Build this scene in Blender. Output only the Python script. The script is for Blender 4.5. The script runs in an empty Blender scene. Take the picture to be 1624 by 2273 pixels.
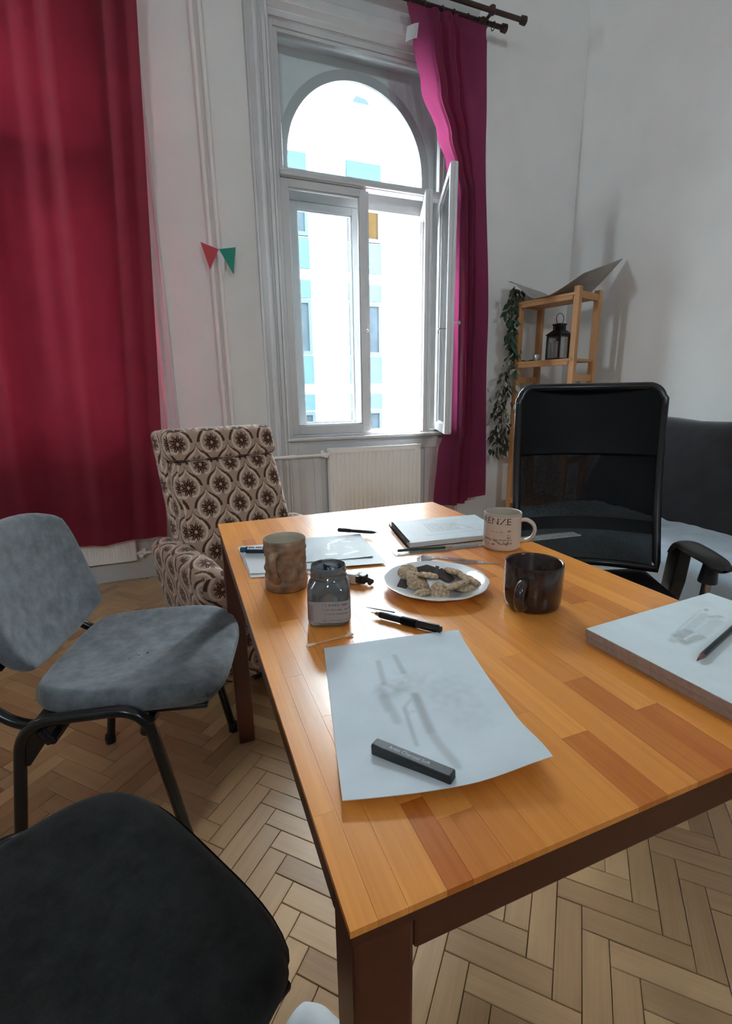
import bpy, bmesh, math, random
from mathutils import Vector, Matrix, noise as mnoise
R = random.Random(7)
PI = math.pi
SC = bpy.context.scene
COL = SC.collection

# ------------------------------------------------------------------ camera
F_PX, IW, IH = 1050.0, 1624, 2273
CAM_Z = 1.107
W = 3.196                       # room face of the window wall
XR, XL, YB, ZC = 2.97, -2.7, -3.2, 3.85
FILL_LWIN = (2.30, 0.12, 2.10, 3.10)                              # added unseen side window for fill light: centre y, half width, z0, z1
FILL_BWIN = ((-1.5, 0.26, 2.75, 3.30), (1.55, 0.26, 2.75, 3.30))   # added unseen rear windows for fill light: centre x, half width, z0, z1
cam_d = bpy.data.cameras.new('camera')
cam_d.sensor_fit = 'HORIZONTAL'
cam_d.sensor_width = 36.0
cam_d.lens = 36.0 * F_PX / IW
cam_d.clip_start = 0.02
cam_d.clip_end = 200
cam = bpy.data.objects.new('camera', cam_d)
COL.objects.link(cam)
AX = Vector((0.93230738, 0.09933748, -0.34775713))
AY = Vector((-0.36134256, 0.21512961, -0.90727659))
AZ = Vector((-0.01531372, 0.97152011, 0.23646178))
cam.matrix_world = Matrix(((AX[0], AX[1], AX[2], 0), (AY[0], AY[1], AY[2], 0), (AZ[0], AZ[1], AZ[2], CAM_Z), (0, 0, 0, 1)))
SC.camera = cam

def to_px(p):
    d = Vector(p) - Vector((0, 0, CAM_Z))
    c = Vector((AX[0]*d[0]+AY[0]*d[1]+AZ[0]*d[2], AX[1]*d[0]+AY[1]*d[1]+AZ[1]*d[2], AX[2]*d[0]+AY[2]*d[1]+AZ[2]*d[2]))
    if c[2] > -0.05: return None
    return IW/2 + F_PX*c[0]/-c[2], IH/2 - F_PX*c[1]/-c[2], -c[2]

# ------------------------------------------------------------------ light
world = bpy.data.worlds.new('overcast_sky')
SC.world = world
world.use_nodes = True
wb = world.node_tree.nodes['Background']
wb.inputs[0].default_value = (0.84, 0.93, 1.0, 1)
wb.inputs[1].default_value = 24.0
SC.view_settings.view_transform = 'Standard'
SC.view_settings.look = 'None'
SC.view_settings.gamma = 1.0
SC.view_settings.use_curve_mapping = False
SC.view_settings.exposure = 1.95
SC.cycles.max_bounces = 12
SC.cycles.diffuse_bounces = 8
SC.cycles.glossy_bounces = 4
SC.cycles.transparent_max_bounces = 24
SC.cycles.caustics_reflective = False
SC.cycles.caustics_refractive = False
SC.cycles.sample_clamp_indirect = 6.0
SC.cycles.use_denoising = True

def portal(cx):
    l = bpy.data.lights.new('window_portal', 'AREA')
    l.shape = 'RECTANGLE'; l.size = 1.06; l.size_y = 2.3
    l.cycles.is_portal = True
    o = bpy.data.objects.new('window_portal', l)
    COL.objects.link(o)
    o.location = (cx, W + 0.36, 1.98)
    o.rotation_euler = (-PI/2, 0, 0)
portal(1.27); portal(-0.73)
for bx, bh, b0, b1 in FILL_BWIN:  # portals of the added rear fill windows
    l = bpy.data.lights.new('window_portal', 'AREA'); l.shape = 'RECTANGLE'; l.size = 2*bh; l.size_y = b1-b0; l.cycles.is_portal = True
    o = bpy.data.objects.new('window_portal', l); COL.objects.link(o)
    o.location = (bx, YB - 0.22, (b0+b1)/2); o.rotation_euler = (PI/2, 0, 0)

l = bpy.data.lights.new('window_portal', 'AREA'); l.shape = 'RECTANGLE'; l.size = 2*FILL_LWIN[1]; l.size_y = FILL_LWIN[3]-FILL_LWIN[2]; l.cycles.is_portal = True  # portal of the added side fill window
o = bpy.data.objects.new('window_portal', l); COL.objects.link(o)
o.location = (XL - 0.22, FILL_LWIN[0], (FILL_LWIN[2]+FILL_LWIN[3])/2); o.rotation_euler = (PI/2, 0, -PI/2)

# ------------------------------------------------------------------ materials
def new_mat(name):
    m = bpy.data.materials.new(name); m.use_nodes = True
    nt = m.node_tree
    return m, nt, nt.nodes['Principled BSDF']
def nd(nt, typ, ins=None, **props):
    n = nt.nodes.new(typ)
    for k, v in props.items(): setattr(n, k, v)
    for k, v in (ins or {}).items(): put(nt, n.inputs[k], v)
    return n
def put(nt, sock, v):
    if isinstance(v, bpy.types.NodeSocket): nt.links.new(v, sock)
    elif isinstance(v, bpy.types.Node): nt.links.new(v.outputs[0], sock)
    else:
        if isinstance(v, (tuple, list)) and len(v) == 3 and sock.type == 'RGBA': v = tuple(v) + (1,)
        sock.default_value = v
def mth(nt, op, a, b=None, c=None, clamp=False):
    n = nt.nodes.new('ShaderNodeMath'); n.operation = op; n.use_clamp = clamp
    put(nt, n.inputs[0], a)
    if b is not None: put(nt, n.inputs[1], b)
    if c is not None: put(nt, n.inputs[2], c)
    return n.outputs[0]
def mixc(nt, fac, a, b, blend='MIX'):
    n = nt.nodes.new('ShaderNodeMix'); n.data_type = 'RGBA'; n.blend_type = blend
    put(nt, n.inputs[0], fac); put(nt, n.inputs[6], a); put(nt, n.inputs[7], b)
    return n.outputs[2]
def coords(nt, which='Object'):
    return nt.nodes.new('ShaderNodeTexCoord').outputs[which]
def noise(nt, vec, scale, detail=3, rough=0.55):
    return nd(nt, 'ShaderNodeTexNoise', {'Vector': vec, 'Scale': scale, 'Detail': detail, 'Roughness': rough}).outputs['Fac']
def bump(nt, bs, h, strength=0.2, dist=0.002):
    b = nd(nt, 'ShaderNodeBump', {'Height': h, 'Strength': strength, 'Distance': dist})
    nt.links.new(b.outputs[0], bs.inputs['Normal'])
def ramp(nt, fac, stops):
    n = nt.nodes.new('ShaderNodeValToRGB'); put(nt, n.inputs[0], fac)
    el = n.color_ramp.elements
    while len(el) < len(stops): el.new(0.5)
    for e, (p, c) in zip(el, stops):
        e.position = p; e.color = tuple(c) + (1,)
    return n.outputs[0]

def plain(name, col, rough=0.5, metal=0.0, var=0.0, vscale=8, bmp=0.0, bscale=200, spec=0.5, coat=0.0, sheen=0.0):
    m, nt, bs = new_mat(name)
    put(nt, bs.inputs['Base Color'], col)
    bs.inputs['Roughness'].default_value = rough
    bs.inputs['Metallic'].default_value = metal
    bs.inputs['Specular IOR Level'].default_value = spec
    bs.inputs['Coat Weight'].default_value = coat
    bs.inputs['Sheen Weight'].default_value = sheen
    v = coords(nt)
    if var:
        n = noise(nt, v, vscale, 4)
        d = tuple(c*(1-var) for c in col); l = tuple(min(1, c*(1+var)) for c in col)
        put(nt, bs.inputs['Base Color'], ramp(nt, n, [(0.3, d), (0.7, l)]))
    if bmp:
        bump(nt, bs, noise(nt, v, bscale, 3), bmp)
    return m

M = {}
M['wall'] = plain('wall_plaster', (0.78, 0.77, 0.76), 0.9, var=0.03, vscale=3, bmp=0.25, bscale=90)
M['ceiling'] = plain('ceiling_paint', (0.82, 0.82, 0.81), 0.9, var=0.02)
M['paint'] = plain('white_gloss_paint', (0.56, 0.555, 0.56), 0.32, var=0.04, vscale=5, bmp=0.06, bscale=60)
M['rad'] = plain('radiator_enamel', (0.82, 0.80, 0.77), 0.3)
M['sub'] = plain('floor_underlay', (0.03, 0.02, 0.012), 0.9, var=0.2)
M['blacksteel'] = plain('black_lacquered_steel', (0.012, 0.012, 0.014), 0.22, var=0.1)
M['blackplastic'] = plain('black_plastic', (0.012, 0.012, 0.014), 0.38, var=0.1)
M['chrome'] = plain('brushed_chrome', (0.62, 0.58, 0.52), 0.22, metal=1.0, var=0.05)
M['fabric'] = None

def fabric(name, col, var=0.35, scale=16, fine=600, rough=0.95, sheen=0.25, wear=0.0):
    m, nt, bs = new_mat(name)
    v = coords(nt)
    a = noise(nt, v, scale, 5, 0.65)
    b = noise(nt, v, fine, 2)
    f = mth(nt, 'ADD', mth(nt, 'MULTIPLY', a, 0.75), mth(nt, 'MULTIPLY', b, 0.25))
    d = tuple(c*(1-var) for c in col); l = tuple(c*(1+var) for c in col)
    put(nt, bs.inputs['Base Color'], ramp(nt, f, [(0.35, d), (0.65, l)]))
    bs.inputs['Roughness'].default_value = rough
    bs.inputs['Specular IOR Level'].default_value = 0.2
    bs.inputs['Sheen Weight'].default_value = sheen
    bs.inputs['Sheen Roughness'].default_value = 0.5
    bump(nt, bs, b, 0.35, 0.001)
    return m
M['greyseat'] = fabric('mottled_grey_seat_fabric', (0.150, 0.170, 0.190), 0.35, 26)
M['shadeseat'] = fabric('seat_fabric_with_shade', (0.017, 0.017, 0.0175), 0.5, 22, sheen=0.1)  # same grey fabric, with the near chair's shade put into the colour
M['sofa'] = fabric('charcoal_sofa_suede', (0.019, 0.018, 0.021), 0.3, 9)
M['throw'] = fabric('blue_grey_throw_cotton', (0.36, 0.43, 0.50), 0.15, 7)

def wood(name, light, dark, rough=0.3, attr='OBJECT', coat=0.0, gscale=1.0, bumps=0.05, contrast=0.5, spec=0.5, croughness=0.15):
    """grain runs along UV u (metres); the piece's tone comes from its custom property"""
    m, nt, bs = new_mat(name)
    at = nd(nt, 'ShaderNodeAttribute', attribute_type=attr, attribute_name='tone')
    tone = at.outputs['Fac']
    uv = coords(nt, 'UV')
    off = nd(nt, 'ShaderNodeCombineXYZ', {0: mth(nt, 'MULTIPLY', tone, 37.7), 1: mth(nt, 'MULTIPLY', tone, 91.3), 2: 0.0})
    vv = nd(nt, 'ShaderNodeVectorMath', {0: uv, 1: off.outputs[0]}, operation='ADD').outputs[0]
    st = nd(nt, 'ShaderNodeMapping', {'Vector': vv, 'Scale': (3.0*gscale, 55.0*gscale, 1)}).outputs[0]
    g1 = noise(nt, st, 1.0, 4, 0.6)
    st2 = nd(nt, 'ShaderNodeMapping', {'Vector': vv, 'Scale': (6.0*gscale, 230.0*gscale, 1)}).outputs[0]
    g2 = noise(nt, st2, 1.0, 2, 0.5)
    g3 = noise(nt, vv, 9.0, 3, 0.6)
    f = mth(nt, 'ADD', mth(nt, 'MULTIPLY', g1, 0.5), mth(nt, 'ADD', mth(nt, 'MULTIPLY', g2, 0.35), mth(nt, 'MULTIPLY', g3, 0.15)))
    f = mth(nt, 'ADD', mth(nt, 'MULTIPLY', mth(nt, 'SUBTRACT', f, 0.5), 1.2*contrast), mth(nt, 'FRACT', mth(nt, 'MULTIPLY', tone, 0.999)), clamp=True)
    put(nt, bs.inputs['Base Color'], ramp(nt, f, [(0.05, dark), (0.95, light)]))
    bs.inputs['Roughness'].default_value = rough
    bs.inputs['Coat Weight'].default_value = coat
    bs.inputs['Coat Roughness'].default_value = croughness
    bs.inputs['Specular IOR Level'].default_value = spec
    bump(nt, bs, g2, bumps, 0.0012)
    return m
M['stave'] = wood('varnished_orange_pine', (0.90, 0.37, 0.075), (0.48, 0.122, 0.014), 0.28, coat=0.25, contrast=0.8, bumps=0.05, spec=0.4, croughness=0.22)
M['tableleg'] = wood('stained_pine_with_shade', (0.105, 0.026, 0.012), (0.05, 0.011, 0.006), 0.35, contrast=0.8)  # same stain as the tabletop, shade under it put into the darker colour
M['plank'] = wood('worn_oak_parquet', (0.55, 0.345, 0.170), (0.27, 0.138, 0.056), 0.40, contrast=0.8, bumps=0.10, coat=0.4, croughness=0.30)
M['plankfar'] = wood('worn_oak_parquet_rest', (0.55, 0.345, 0.170), (0.27, 0.138, 0.056), 0.40, attr='GEOMETRY', contrast=0.8, bumps=0.10, coat=0.4, croughness=0.30)
M['shelfpine'] = wood('bare_pine_shelf', (0.62, 0.33, 0.14), (0.36, 0.16, 0.055), 0.5, contrast=0.6)
M['rodwood'] = plain('dark_brown_rod_wood', (0.045, 0.018, 0.014), 0.4, var=0.2)

def curtain_mat(name, dcol, tcol, tfac, lining=None):
    m, nt, bs = new_mat(name)
    out = nt.nodes['Material Output']
    v = coords(nt)
    weave = noise(nt, v, 900, 2)
    big = noise(nt, v, 5, 3)
    f = mth(nt, 'ADD', mth(nt, 'MULTIPLY', weave, 0.5), mth(nt, 'MULTIPLY', big, 0.5))
    put(nt, bs.inputs['Base Color'], ramp(nt, f, [(0.3, tuple(c*0.75 for c in dcol)), (0.7, tuple(c*1.2 for c in dcol))]))
    if lining:   # the cloth has a paler face towards the window
        bf = nd(nt, 'ShaderNodeNewGeometry').outputs['Backfacing']
        put(nt, bs.inputs['Base Color'], mixc(nt, bf, lining, ramp(nt, f, [(0.3, tuple(c*0.75 for c in dcol)), (0.7, tuple(c*1.2 for c in dcol))])))
    bs.inputs['Roughness'].default_value = 0.85
    bs.inputs['Specular IOR Level'].default_value = 0.2
    bs.inputs['Sheen Weight'].default_value = 0.15
    tr = nd(nt, 'ShaderNodeBsdfTranslucent', {'Color': tcol})
    mx = nd(nt, 'ShaderNodeMixShader', {0: tfac, 1: bs.outputs[0], 2: tr.outputs[0]})
    nt.links.new(mx.outputs[0], out.inputs[0])
    return m
M['curtain'] = curtain_mat('magenta_red_curtain', (0.105, 0.020, 0.048), (0.90, 0.13, 0.38), 0.40)
M['curtain2'] = curtain_mat('lined_wine_red_curtain', (0.155, 0.010, 0.022), (0.62, 0.035, 0.075), 0.05, lining=(0.72, 0.10, 0.17))

def glass_mat(name, tint=(0.96, 0.98, 0.98), refl=0.06, rough=0.0, haze=0.0):
    m, nt, bs = new_mat(name)
    out = nt.nodes['Material Output']
    nt.nodes.remove(bs)
    tp = nd(nt, 'ShaderNodeBsdfTransparent', {'Color': tint})
    gl = nd(nt, 'ShaderNodeBsdfGlossy', {'Color': (1, 1, 1), 'Roughness': max(rough, 0.02)})
    fr = nd(nt, 'ShaderNodeFresnel', {'IOR': 1.45})
    f = mth(nt, 'ADD', mth(nt, 'MULTIPLY', fr.outputs[0], 0.8), refl*0.2, clamp=True)
    mx = nd(nt, 'ShaderNodeMixShader', {0: f, 1: tp.outputs[0], 2: gl.outputs[0]})
    res = mx.outputs[0]
    if haze:
        df = nd(nt, 'ShaderNodeBsdfDiffuse', {'Color': (0.85, 0.87, 0.88)})
        n = noise(nt, coords(nt), 60, 4)
        res = nd(nt, 'ShaderNodeMixShader', {0: mth(nt, 'MULTIPLY', n, haze), 1: res, 2: df.outputs[0]}).outputs[0]
    nt.links.new(res, out.inputs[0])
    return m
M['pane'] = glass_mat('window_glass', (0.95, 0.98, 0.98))
M['clear'] = glass_mat('clear_acrylic', (0.90, 0.93, 0.94), refl=0.5, haze=0.25)
M['jarglass'] = glass_mat('smeared_jar_glass', (0.40, 0.42, 0.45), refl=0.3, haze=0.16)

def ink_mat(name, paper, ink, rough=0.8, attr='ink', var=0.04, spec=0.3, vscale=20):
    m, nt, bs = new_mat(name)
    a = nd(nt, 'ShaderNodeAttribute', attribute_type='GEOMETRY', attribute_name=attr)
    n = noise(nt, coords(nt), vscale, 4)
    base = ramp(nt, n, [(0.3, tuple(c*(1-var) for c in paper)), (0.7, tuple(min(1, c*(1+var)) for c in paper))])
    put(nt, bs.inputs['Base Color'], mixc(nt, a.outputs['Fac'], base, ink))
    bs.inputs['Roughness'].default_value = rough
    bs.inputs['Specular IOR Level'].default_value = spec
    return m

def armchair_mat():
    m, nt, bs = new_mat('brown_and_cream_ogee_moquette')
    uv = coords(nt, 'UV')
    sp = nd(nt, 'ShaderNodeSeparateXYZ', {0: uv})
    n1 = noise(nt, uv, 90, 2)
    A, B = 0.135, 0.17
    u = mth(nt, 'DIVIDE', sp.outputs[0], A); v = mth(nt, 'DIVIDE', sp.outputs[1], B)
    wob = mth(nt, 'MULTIPLY', mth(nt, 'SUBTRACT', n1, 0.5), 0.045)
    u = mth(nt, 'ADD', u, wob); v = mth(nt, 'ADD', v, wob)
    flower = brack = halo = None
    for o in (0.0, 0.5):
        x = mth(nt, 'SUBTRACT', mth(nt, 'FRACT', mth(nt, 'ADD', u, o + 100)), 0.5)
        y = mth(nt, 'SUBTRACT', mth(nt, 'FRACT', mth(nt, 'ADD', v, o + 100)), 0.5)
        X = mth(nt, 'MULTIPLY', x, A); Y = mth(nt, 'MULTIPLY', y, B*0.88)
        r = mth(nt, 'SQRT', mth(nt, 'ADD', mth(nt, 'MULTIPLY', X, X), mth(nt, 'MULTIPLY', Y, Y)))
        th = mth(nt, 'ARCTAN2', Y, X)
        pet = mth(nt, 'ADD', 0.0265, mth(nt, 'MULTIPLY', mth(nt, 'COSINE', mth(nt, 'MULTIPLY', th, 9.0)), 0.0065))
        fl = mth(nt, 'MULTIPLY', mth(nt, 'LESS_THAN', r, pet), mth(nt, 'GREATER_THAN', r, 0.006))
        slit = mth(nt, 'GREATER_THAN', mth(nt, 'ABSOLUTE', mth(nt, 'SINE', mth(nt, 'MULTIPLY', th, 4.5))), 0.16)
        fl = mth(nt, 'MULTIPLY', fl, mth(nt, 'MAXIMUM', slit, mth(nt, 'LESS_THAN', r, 0.012)))
        ax = mth(nt, 'ABSOLUTE', x)
        cusp = mth(nt, 'MULTIPLY', mth(nt, 'POWER', 2.718, mth(nt, 'MULTIPLY', ax, -17.0)), 0.17)
        ey = mth(nt, 'DIVIDE', mth(nt, 'SUBTRACT', mth(nt, 'SUBTRACT', y, 0.0), cusp), 0.315)
        ex = mth(nt, 'DIVIDE', ax, 0.395)
        e = mth(nt, 'SQRT', mth(nt, 'ADD', mth(nt, 'MULTIPLY', ex, ex), mth(nt, 'MULTIPLY', ey, ey)))
        th_l = mth(nt, 'ADD', 0.035, mth(nt, 'MULTIPLY', ax, 0.16))
        bk = mth(nt, 'MULTIPLY', mth(nt, 'LESS_THAN', mth(nt, 'ABSOLUTE', mth(nt, 'SUBTRACT', e, 1.0)), th_l), mth(nt, 'GREATER_THAN', y, 0.02))
        hl = mth(nt, 'LESS_THAN', mth(nt, 'ABSOLUTE', mth(nt, 'SUBTRACT', e, 0.80)), 0.075)
        if flower is None: flower, brack, halo = fl, bk, hl
        else:
            flower = mth(nt, 'MAXIMUM', flower, fl); brack = mth(nt, 'MAXIMUM', brack, bk); halo = mth(nt, 'MAXIMUM', halo, hl)
    n2 = noise(nt, uv, 260, 3)
    ground = ramp(nt, n2, [(0.3, (0.32, 0.205, 0.15)), (0.7, (0.47, 0.335, 0.26))])
    c = mixc(nt, mth(nt, 'MULTIPLY', halo, 0.75), ground, (0.66, 0.53, 0.44))
    c = mixc(nt, brack, c, (0.085, 0.032, 0.014))
    c = mixc(nt, flower, c, (0.055, 0.018, 0.008))
    put(nt, bs.inputs['Base Color'], c)
    bs.inputs['Roughness'].default_value = 0.95
    bs.inputs['Sheen Weight'].default_value = 0.2
    bs.inputs['Specular IOR Level'].default_value = 0.2
    bump(nt, bs, mth(nt, 'ADD', n2, mth(nt, 'MAXIMUM', flower, brack)), 0.4, 0.0015)
    return m
M['moquette'] = armchair_mat()

def mesh_cloth():
    m, nt, bs = new_mat('black_net_chair_mesh')
    out = nt.nodes['Material Output']
    uv = coords(nt, 'UV')
    sp = nd(nt, 'ShaderNodeSeparateXYZ', {0: uv})
    a = mth(nt, 'SINE', mth(nt, 'MULTIPLY', sp.outputs[0], 2*PI/0.0045)); b = mth(nt, 'SINE', mth(nt, 'MULTIPLY', sp.outputs[1], 2*PI/0.0045))
    hole = mth(nt, 'GREATER_THAN', mth(nt, 'MULTIPLY', a, b), 0.80)
    put(nt, bs.inputs['Base Color'], (0.0035, 0.0035, 0.0045)); bs.inputs['Roughness'].default_value = 0.6; bs.inputs['Specular IOR Level'].default_value = 0.1
    tp = nd(nt, 'ShaderNodeBsdfTransparent')
    mx = nd(nt, 'ShaderNodeMixShader', {0: hole, 1: bs.outputs[0], 2: tp.outputs[0]})
    nt.links.new(mx.outputs[0], out.inputs[0])
    return m
M['net'] = mesh_cloth()
M['leather'] = plain('black_leatherette', (0.004, 0.004, 0.005), 0.5, var=0.15, bmp=0.15, bscale=400, spec=0.14)

# ------------------------------------------------------------------ mesh builder
class MB:
    def __init__(s): s.v = []; s.f = []; s.ref = []
    def add(s, vs, fs, ref=None):
        o = len(s.v)
        s.v += [tuple(p) for p in vs]; s.ref += [tuple(p) for p in (ref or vs)]
        s.f += [tuple(i + o for i in f) for f in fs]
        return s
    def box(s, x0, x1, y0, y1, z0, z1):
        return s.add([(x0,y0,z0),(x1,y0,z0),(x1,y1,z0),(x0,y1,z0),(x0,y0,z1),(x1,y0,z1),(x1,y1,z1),(x0,y1,z1)],
                     [(3,2,1,0),(4,5,6,7),(0,1,5,4),(1,2,6,5),(2,3,7,6),(3,0,4,7)])
    def cbox(s, c, sz, rz=0.0, mat=None):
        hx, hy, hz = sz[0]/2, sz[1]/2, sz[2]/2
        m = mat or Matrix.Rotation(rz, 3, 'Z')
        vs = [Vector(c) + m @ Vector((x*hx, y*hy, z*hz)) for z in (-1,1) for x, y in ((-1,-1),(1,-1),(1,1),(-1,1))]
        ref = [(x*hx, y*hy, z*hz) for z in (-1,1) for x, y in ((-1,-1),(1,-1),(1,1),(-1,1))]
        return s.add(vs, [(3,2,1,0),(4,5,6,7),(0,1,5,4),(1,2,6,5),(2,3,7,6),(3,0,4,7)], ref)
    def rbox(s, c, h, r, nr=4, nm=6, deform=None):
        """rounded box, half extents h, corner radius r"""
        def axis(hh):
            rr = min(r, hh*0.999)
            a = [-hh + rr*(1 - math.cos(PI/2*i/nr)) for i in range(nr)]
            b = [-(hh-rr) + 2*(hh-rr)*i/nm for i in range(nm+1)]
            return a + b + [-x for x in reversed(a)]
        ax = [axis(x) for x in h]; n = [len(a) for a in ax]
        idx = {}; vs = []; ref = []; fs = []
        def vert(i, j, k):
            key = (i, j, k)
            if key in idx: return idx[key]
            p = Vector((ax[0][i], ax[1][j], ax[2][k]))
            q = Vector(tuple(max(-(hh-min(r,hh*0.999)), min(hh-min(r,hh*0.999), x)) for x, hh in zip(p, h)))
            d = p - q
            if d.length > 1e-9: p = q + d.normalized()*r
            rf = Vector(p)
            if deform: p = deform(p)
            idx[key] = len(vs); vs.append(Vector(c) + Vector(p)); ref.append(Vector(c) + rf)
            return idx[key]
        for a in range(3):
            b_, c_ = (a+1) % 3, (a+2) % 3
            for side in (0, n[a]-1):
                for i in range(n[b_]-1):
                    for j in range(n[c_]-1):
                        q = []
                        for di, dj in ((0,0),(1,0),(1,1),(0,1)):
                            k = [0,0,0]; k[a] = side; k[b_] = i+di; k[c_] = j+dj
                            q.append(vert(*k))
                        if side == 0: q.reverse()
                        fs.append(tuple(q))
        return s.add(vs, fs, ref)
    def tube(s, pts, r, seg=10, cap=True, closed=False):
        pts = [Vector(p) for p in pts]; n = len(pts)
        rr = r if isinstance(r, (list, tuple)) else [r]*n
        tang = []
        for i in range(n):
            a = pts[(i-1) % n] if (closed or i > 0) else pts[i]; b = pts[(i+1) % n] if (closed or i < n-1) else pts[i]
            t = b - a; tang.append(t.normalized() if t.length > 1e-9 else Vector((0,0,1)))
        up = Vector((0,0,1)) if abs(tang[0].z) < 0.9 else Vector((1,0,0))
        nrm = (up - tang[0]*up.dot(tang[0])).normalized()
        vs = []
        for i in range(n):
            nrm = (nrm - tang[i]*nrm.dot(tang[i])).normalized()
            bi = tang[i].cross(nrm)
            for k in range(seg):
                a = 2*PI*k/seg
                vs.append(pts[i] + (nrm*math.cos(a) + bi*math.sin(a))*rr[i])
        fs = []
        for i in range(n if closed else n-1):
            for k in range(seg):
                a, b = i*seg + k, i*seg + (k+1) % seg
                c, d = ((i+1) % n)*seg + (k+1) % seg, ((i+1) % n)*seg + k
                fs.append((a, b, c, d))
        if cap and not closed:
            fs.append(tuple(reversed(range(seg)))); fs.append(tuple((n-1)*seg + k for k in range(seg)))
        return s.add(vs, fs)
    def lathe(s, prof, seg=40, c=(0,0,0), shape=None, rz=0.0, cap=True):
        vs = []; fs = []; n = len(prof)
        for i, (r, z) in enumerate(prof):
            for k in range(seg):
                a = 2*PI*k/seg
                q = shape(a, r, z) if shape else r
                vs.append((c[0] + q*math.cos(a+rz), c[1] + q*math.sin(a+rz), c[2] + z))
        for i in range(n-1):
            for k in range(seg):
                fs.append((i*seg + k, i*seg + (k+1) % seg, (i+1)*seg + (k+1) % seg, (i+1)*seg + k))
        if cap and prof[0][0] > 1e-6: fs.append(tuple(reversed(range(seg))))
        if cap and prof[-1][0] > 1e-6 and prof[-1] != prof[0]: fs.append(tuple((n-1)*seg + k for k in range(seg)))
        return s.add(vs, fs)
    def prism(s, poly, a0, a1, axis='z'):
        def P(p, t):
            return {'z': (p[0], p[1], t), 'y': (p[0], t, p[1]), 'x': (t, p[0], p[1])}[axis]
        n = len(poly)
        return s.add([P(p, a0) for p in poly] + [P(p, a1) for p in poly],
                     [tuple(reversed(range(n))), tuple(range(n, 2*n))] + [(i, (i+1) % n, n + (i+1) % n, n + i) for i in range(n)])
    def grid(s, nu, nv, fn, ref=None):
        vs = [fn(i/nu, j/nv) for j in range(nv+1) for i in range(nu+1)]
        rf = [ref(i/nu, j/nv) for j in range(nv+1) for i in range(nu+1)] if ref else None
        fs = [(j*(nu+1)+i, j*(nu+1)+i+1, (j+1)*(nu+1)+i+1, (j+1)*(nu+1)+i) for j in range(nv) for i in range(nu)]
        return s.add(vs, fs, rf)
    def slab(s, nu, nv, fn, th):
        """a sheet of thickness th (downwards along -z)"""
        top = [Vector(fn(i/nu, j/nv)) for j in range(nv+1) for i in range(nu+1)]
        n = len(top)
        vs = top + [p - Vector((0,0,th)) for p in top]
        w_ = nu+1
        fs = [(j*w_+i, j*w_+i+1, (j+1)*w_+i+1, (j+1)*w_+i) for j in range(nv) for i in range(nu)]
        fs += [tuple(n + k for k in reversed(f)) for f in list(fs)]
        rim = [i for i in range(nu+1)] + [j*w_+nu for j in range(1, nv+1)] + [nv*w_+i for i in range(nu-1, -1, -1)] + [j*w_ for j in range(nv-1, 0, -1)]
        fs += [(rim[k], n+rim[k], n+rim[(k+1) % len(rim)], rim[(k+1) % len(rim)]) for k in range(len(rim))]
        return s.add(vs, fs)
    def mesh(s, name, mat, smooth=False, uv='box', attrs=None, angle=40):
        me = bpy.data.meshes.new(name)
        me.from_pydata(s.v, [], s.f)
        lay = me.uv_layers.new(name='UVMap')
        rf = s.ref
        data = [0.0]*(2*len(me.loops))
        for p in me.polygons:
            vi = [me.loops[l].vertex_index for l in p.loop_indices]
            if uv in ('x', 'y', 'z'):
                ax = {'x': 0, 'y': 1, 'z': 2}[uv]
                o = [k for k in range(3) if k != ax]
                # grain axis = longest named axis given by uv
                nrm = _nrm([rf[i] for i in vi])
                cand = [(abs(nrm[k]), k) for k in o]
                drop = max(cand)[1]
                other = [k for k in o if k != drop][0]
                pair = (ax, other)
            else:
                nrm = _nrm([rf[i] for i in vi])
                d = max(range(3), key=lambda k: abs(nrm[k]))
                pair = {0: (1, 2), 1: (0, 2), 2: (0, 1)}[d]
            for l, i in zip(p.loop_indices, vi):
                data[2*l] = rf[i][pair[0]]; data[2*l+1] = rf[i][pair[1]]
        lay.data.foreach_set('uv', data)
        for k, vals in (attrs or {}).items():
            dom = 'FACE' if len(vals) == len(me.polygons) and len(vals) != len(me.vertices) else 'POINT'
            at = me.attributes.new(k, 'FLOAT', dom); at.data.foreach_set('value', vals)
        if smooth:
            for p in me.polygons: p.use_smooth = True
            me.set_sharp_from_angle(angle=math.radians(angle))
        me.materials.append(mat)
        me.update()
        return me
    def build(s, name, mat, parent=None, smooth=False, bevel=0.0, uv='box', attrs=None, angle=40, tone=None, bseg=2, label=None):
        me = s.mesh(name, mat, smooth, uv, attrs, angle)
        return place(name, me, parent, bevel, tone, bseg, label)
def _nrm(ps):
    if len(ps) < 3: return (0, 0, 1)
    x = y = z = 0.0
    for i in range(len(ps)):
        a, b = ps[i], ps[(i+1) % len(ps)]
        x += (a[1]-b[1])*(a[2]+b[2]); y += (a[2]-b[2])*(a[0]+b[0]); z += (a[0]-b[0])*(a[1]+b[1])
    return (x, y, z)
def place(name, me, parent=None, bevel=0.0, tone=None, bseg=2, label=None):
    o = bpy.data.objects.new(name, me)
    COL.objects.link(o)
    if parent is not None: o.parent = parent
    if bevel:
        b = o.modifiers.new('bevel', 'BEVEL'); b.width = bevel; b.segments = bseg; b.limit_method = 'ANGLE'; b.angle_limit = math.radians(40)
    if tone is not None: o['tone'] = float(tone)
    if label: o['label'] = label
    return o
def tag(o, label, cat=None, group=None, kind=None):
    o['label'] = label
    if cat: o['category'] = cat
    if group: o['group'] = group
    if kind: o['kind'] = kind
    return o
def empty(name, loc=(0,0,0), rz=0.0, parent=None):
    o = bpy.data.objects.new(name, None); COL.objects.link(o)
    o.location = loc; o.rotation_euler = (0, 0, rz); o.empty_display_size = 0.05
    if parent is not None: o.parent = parent
    return o
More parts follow.
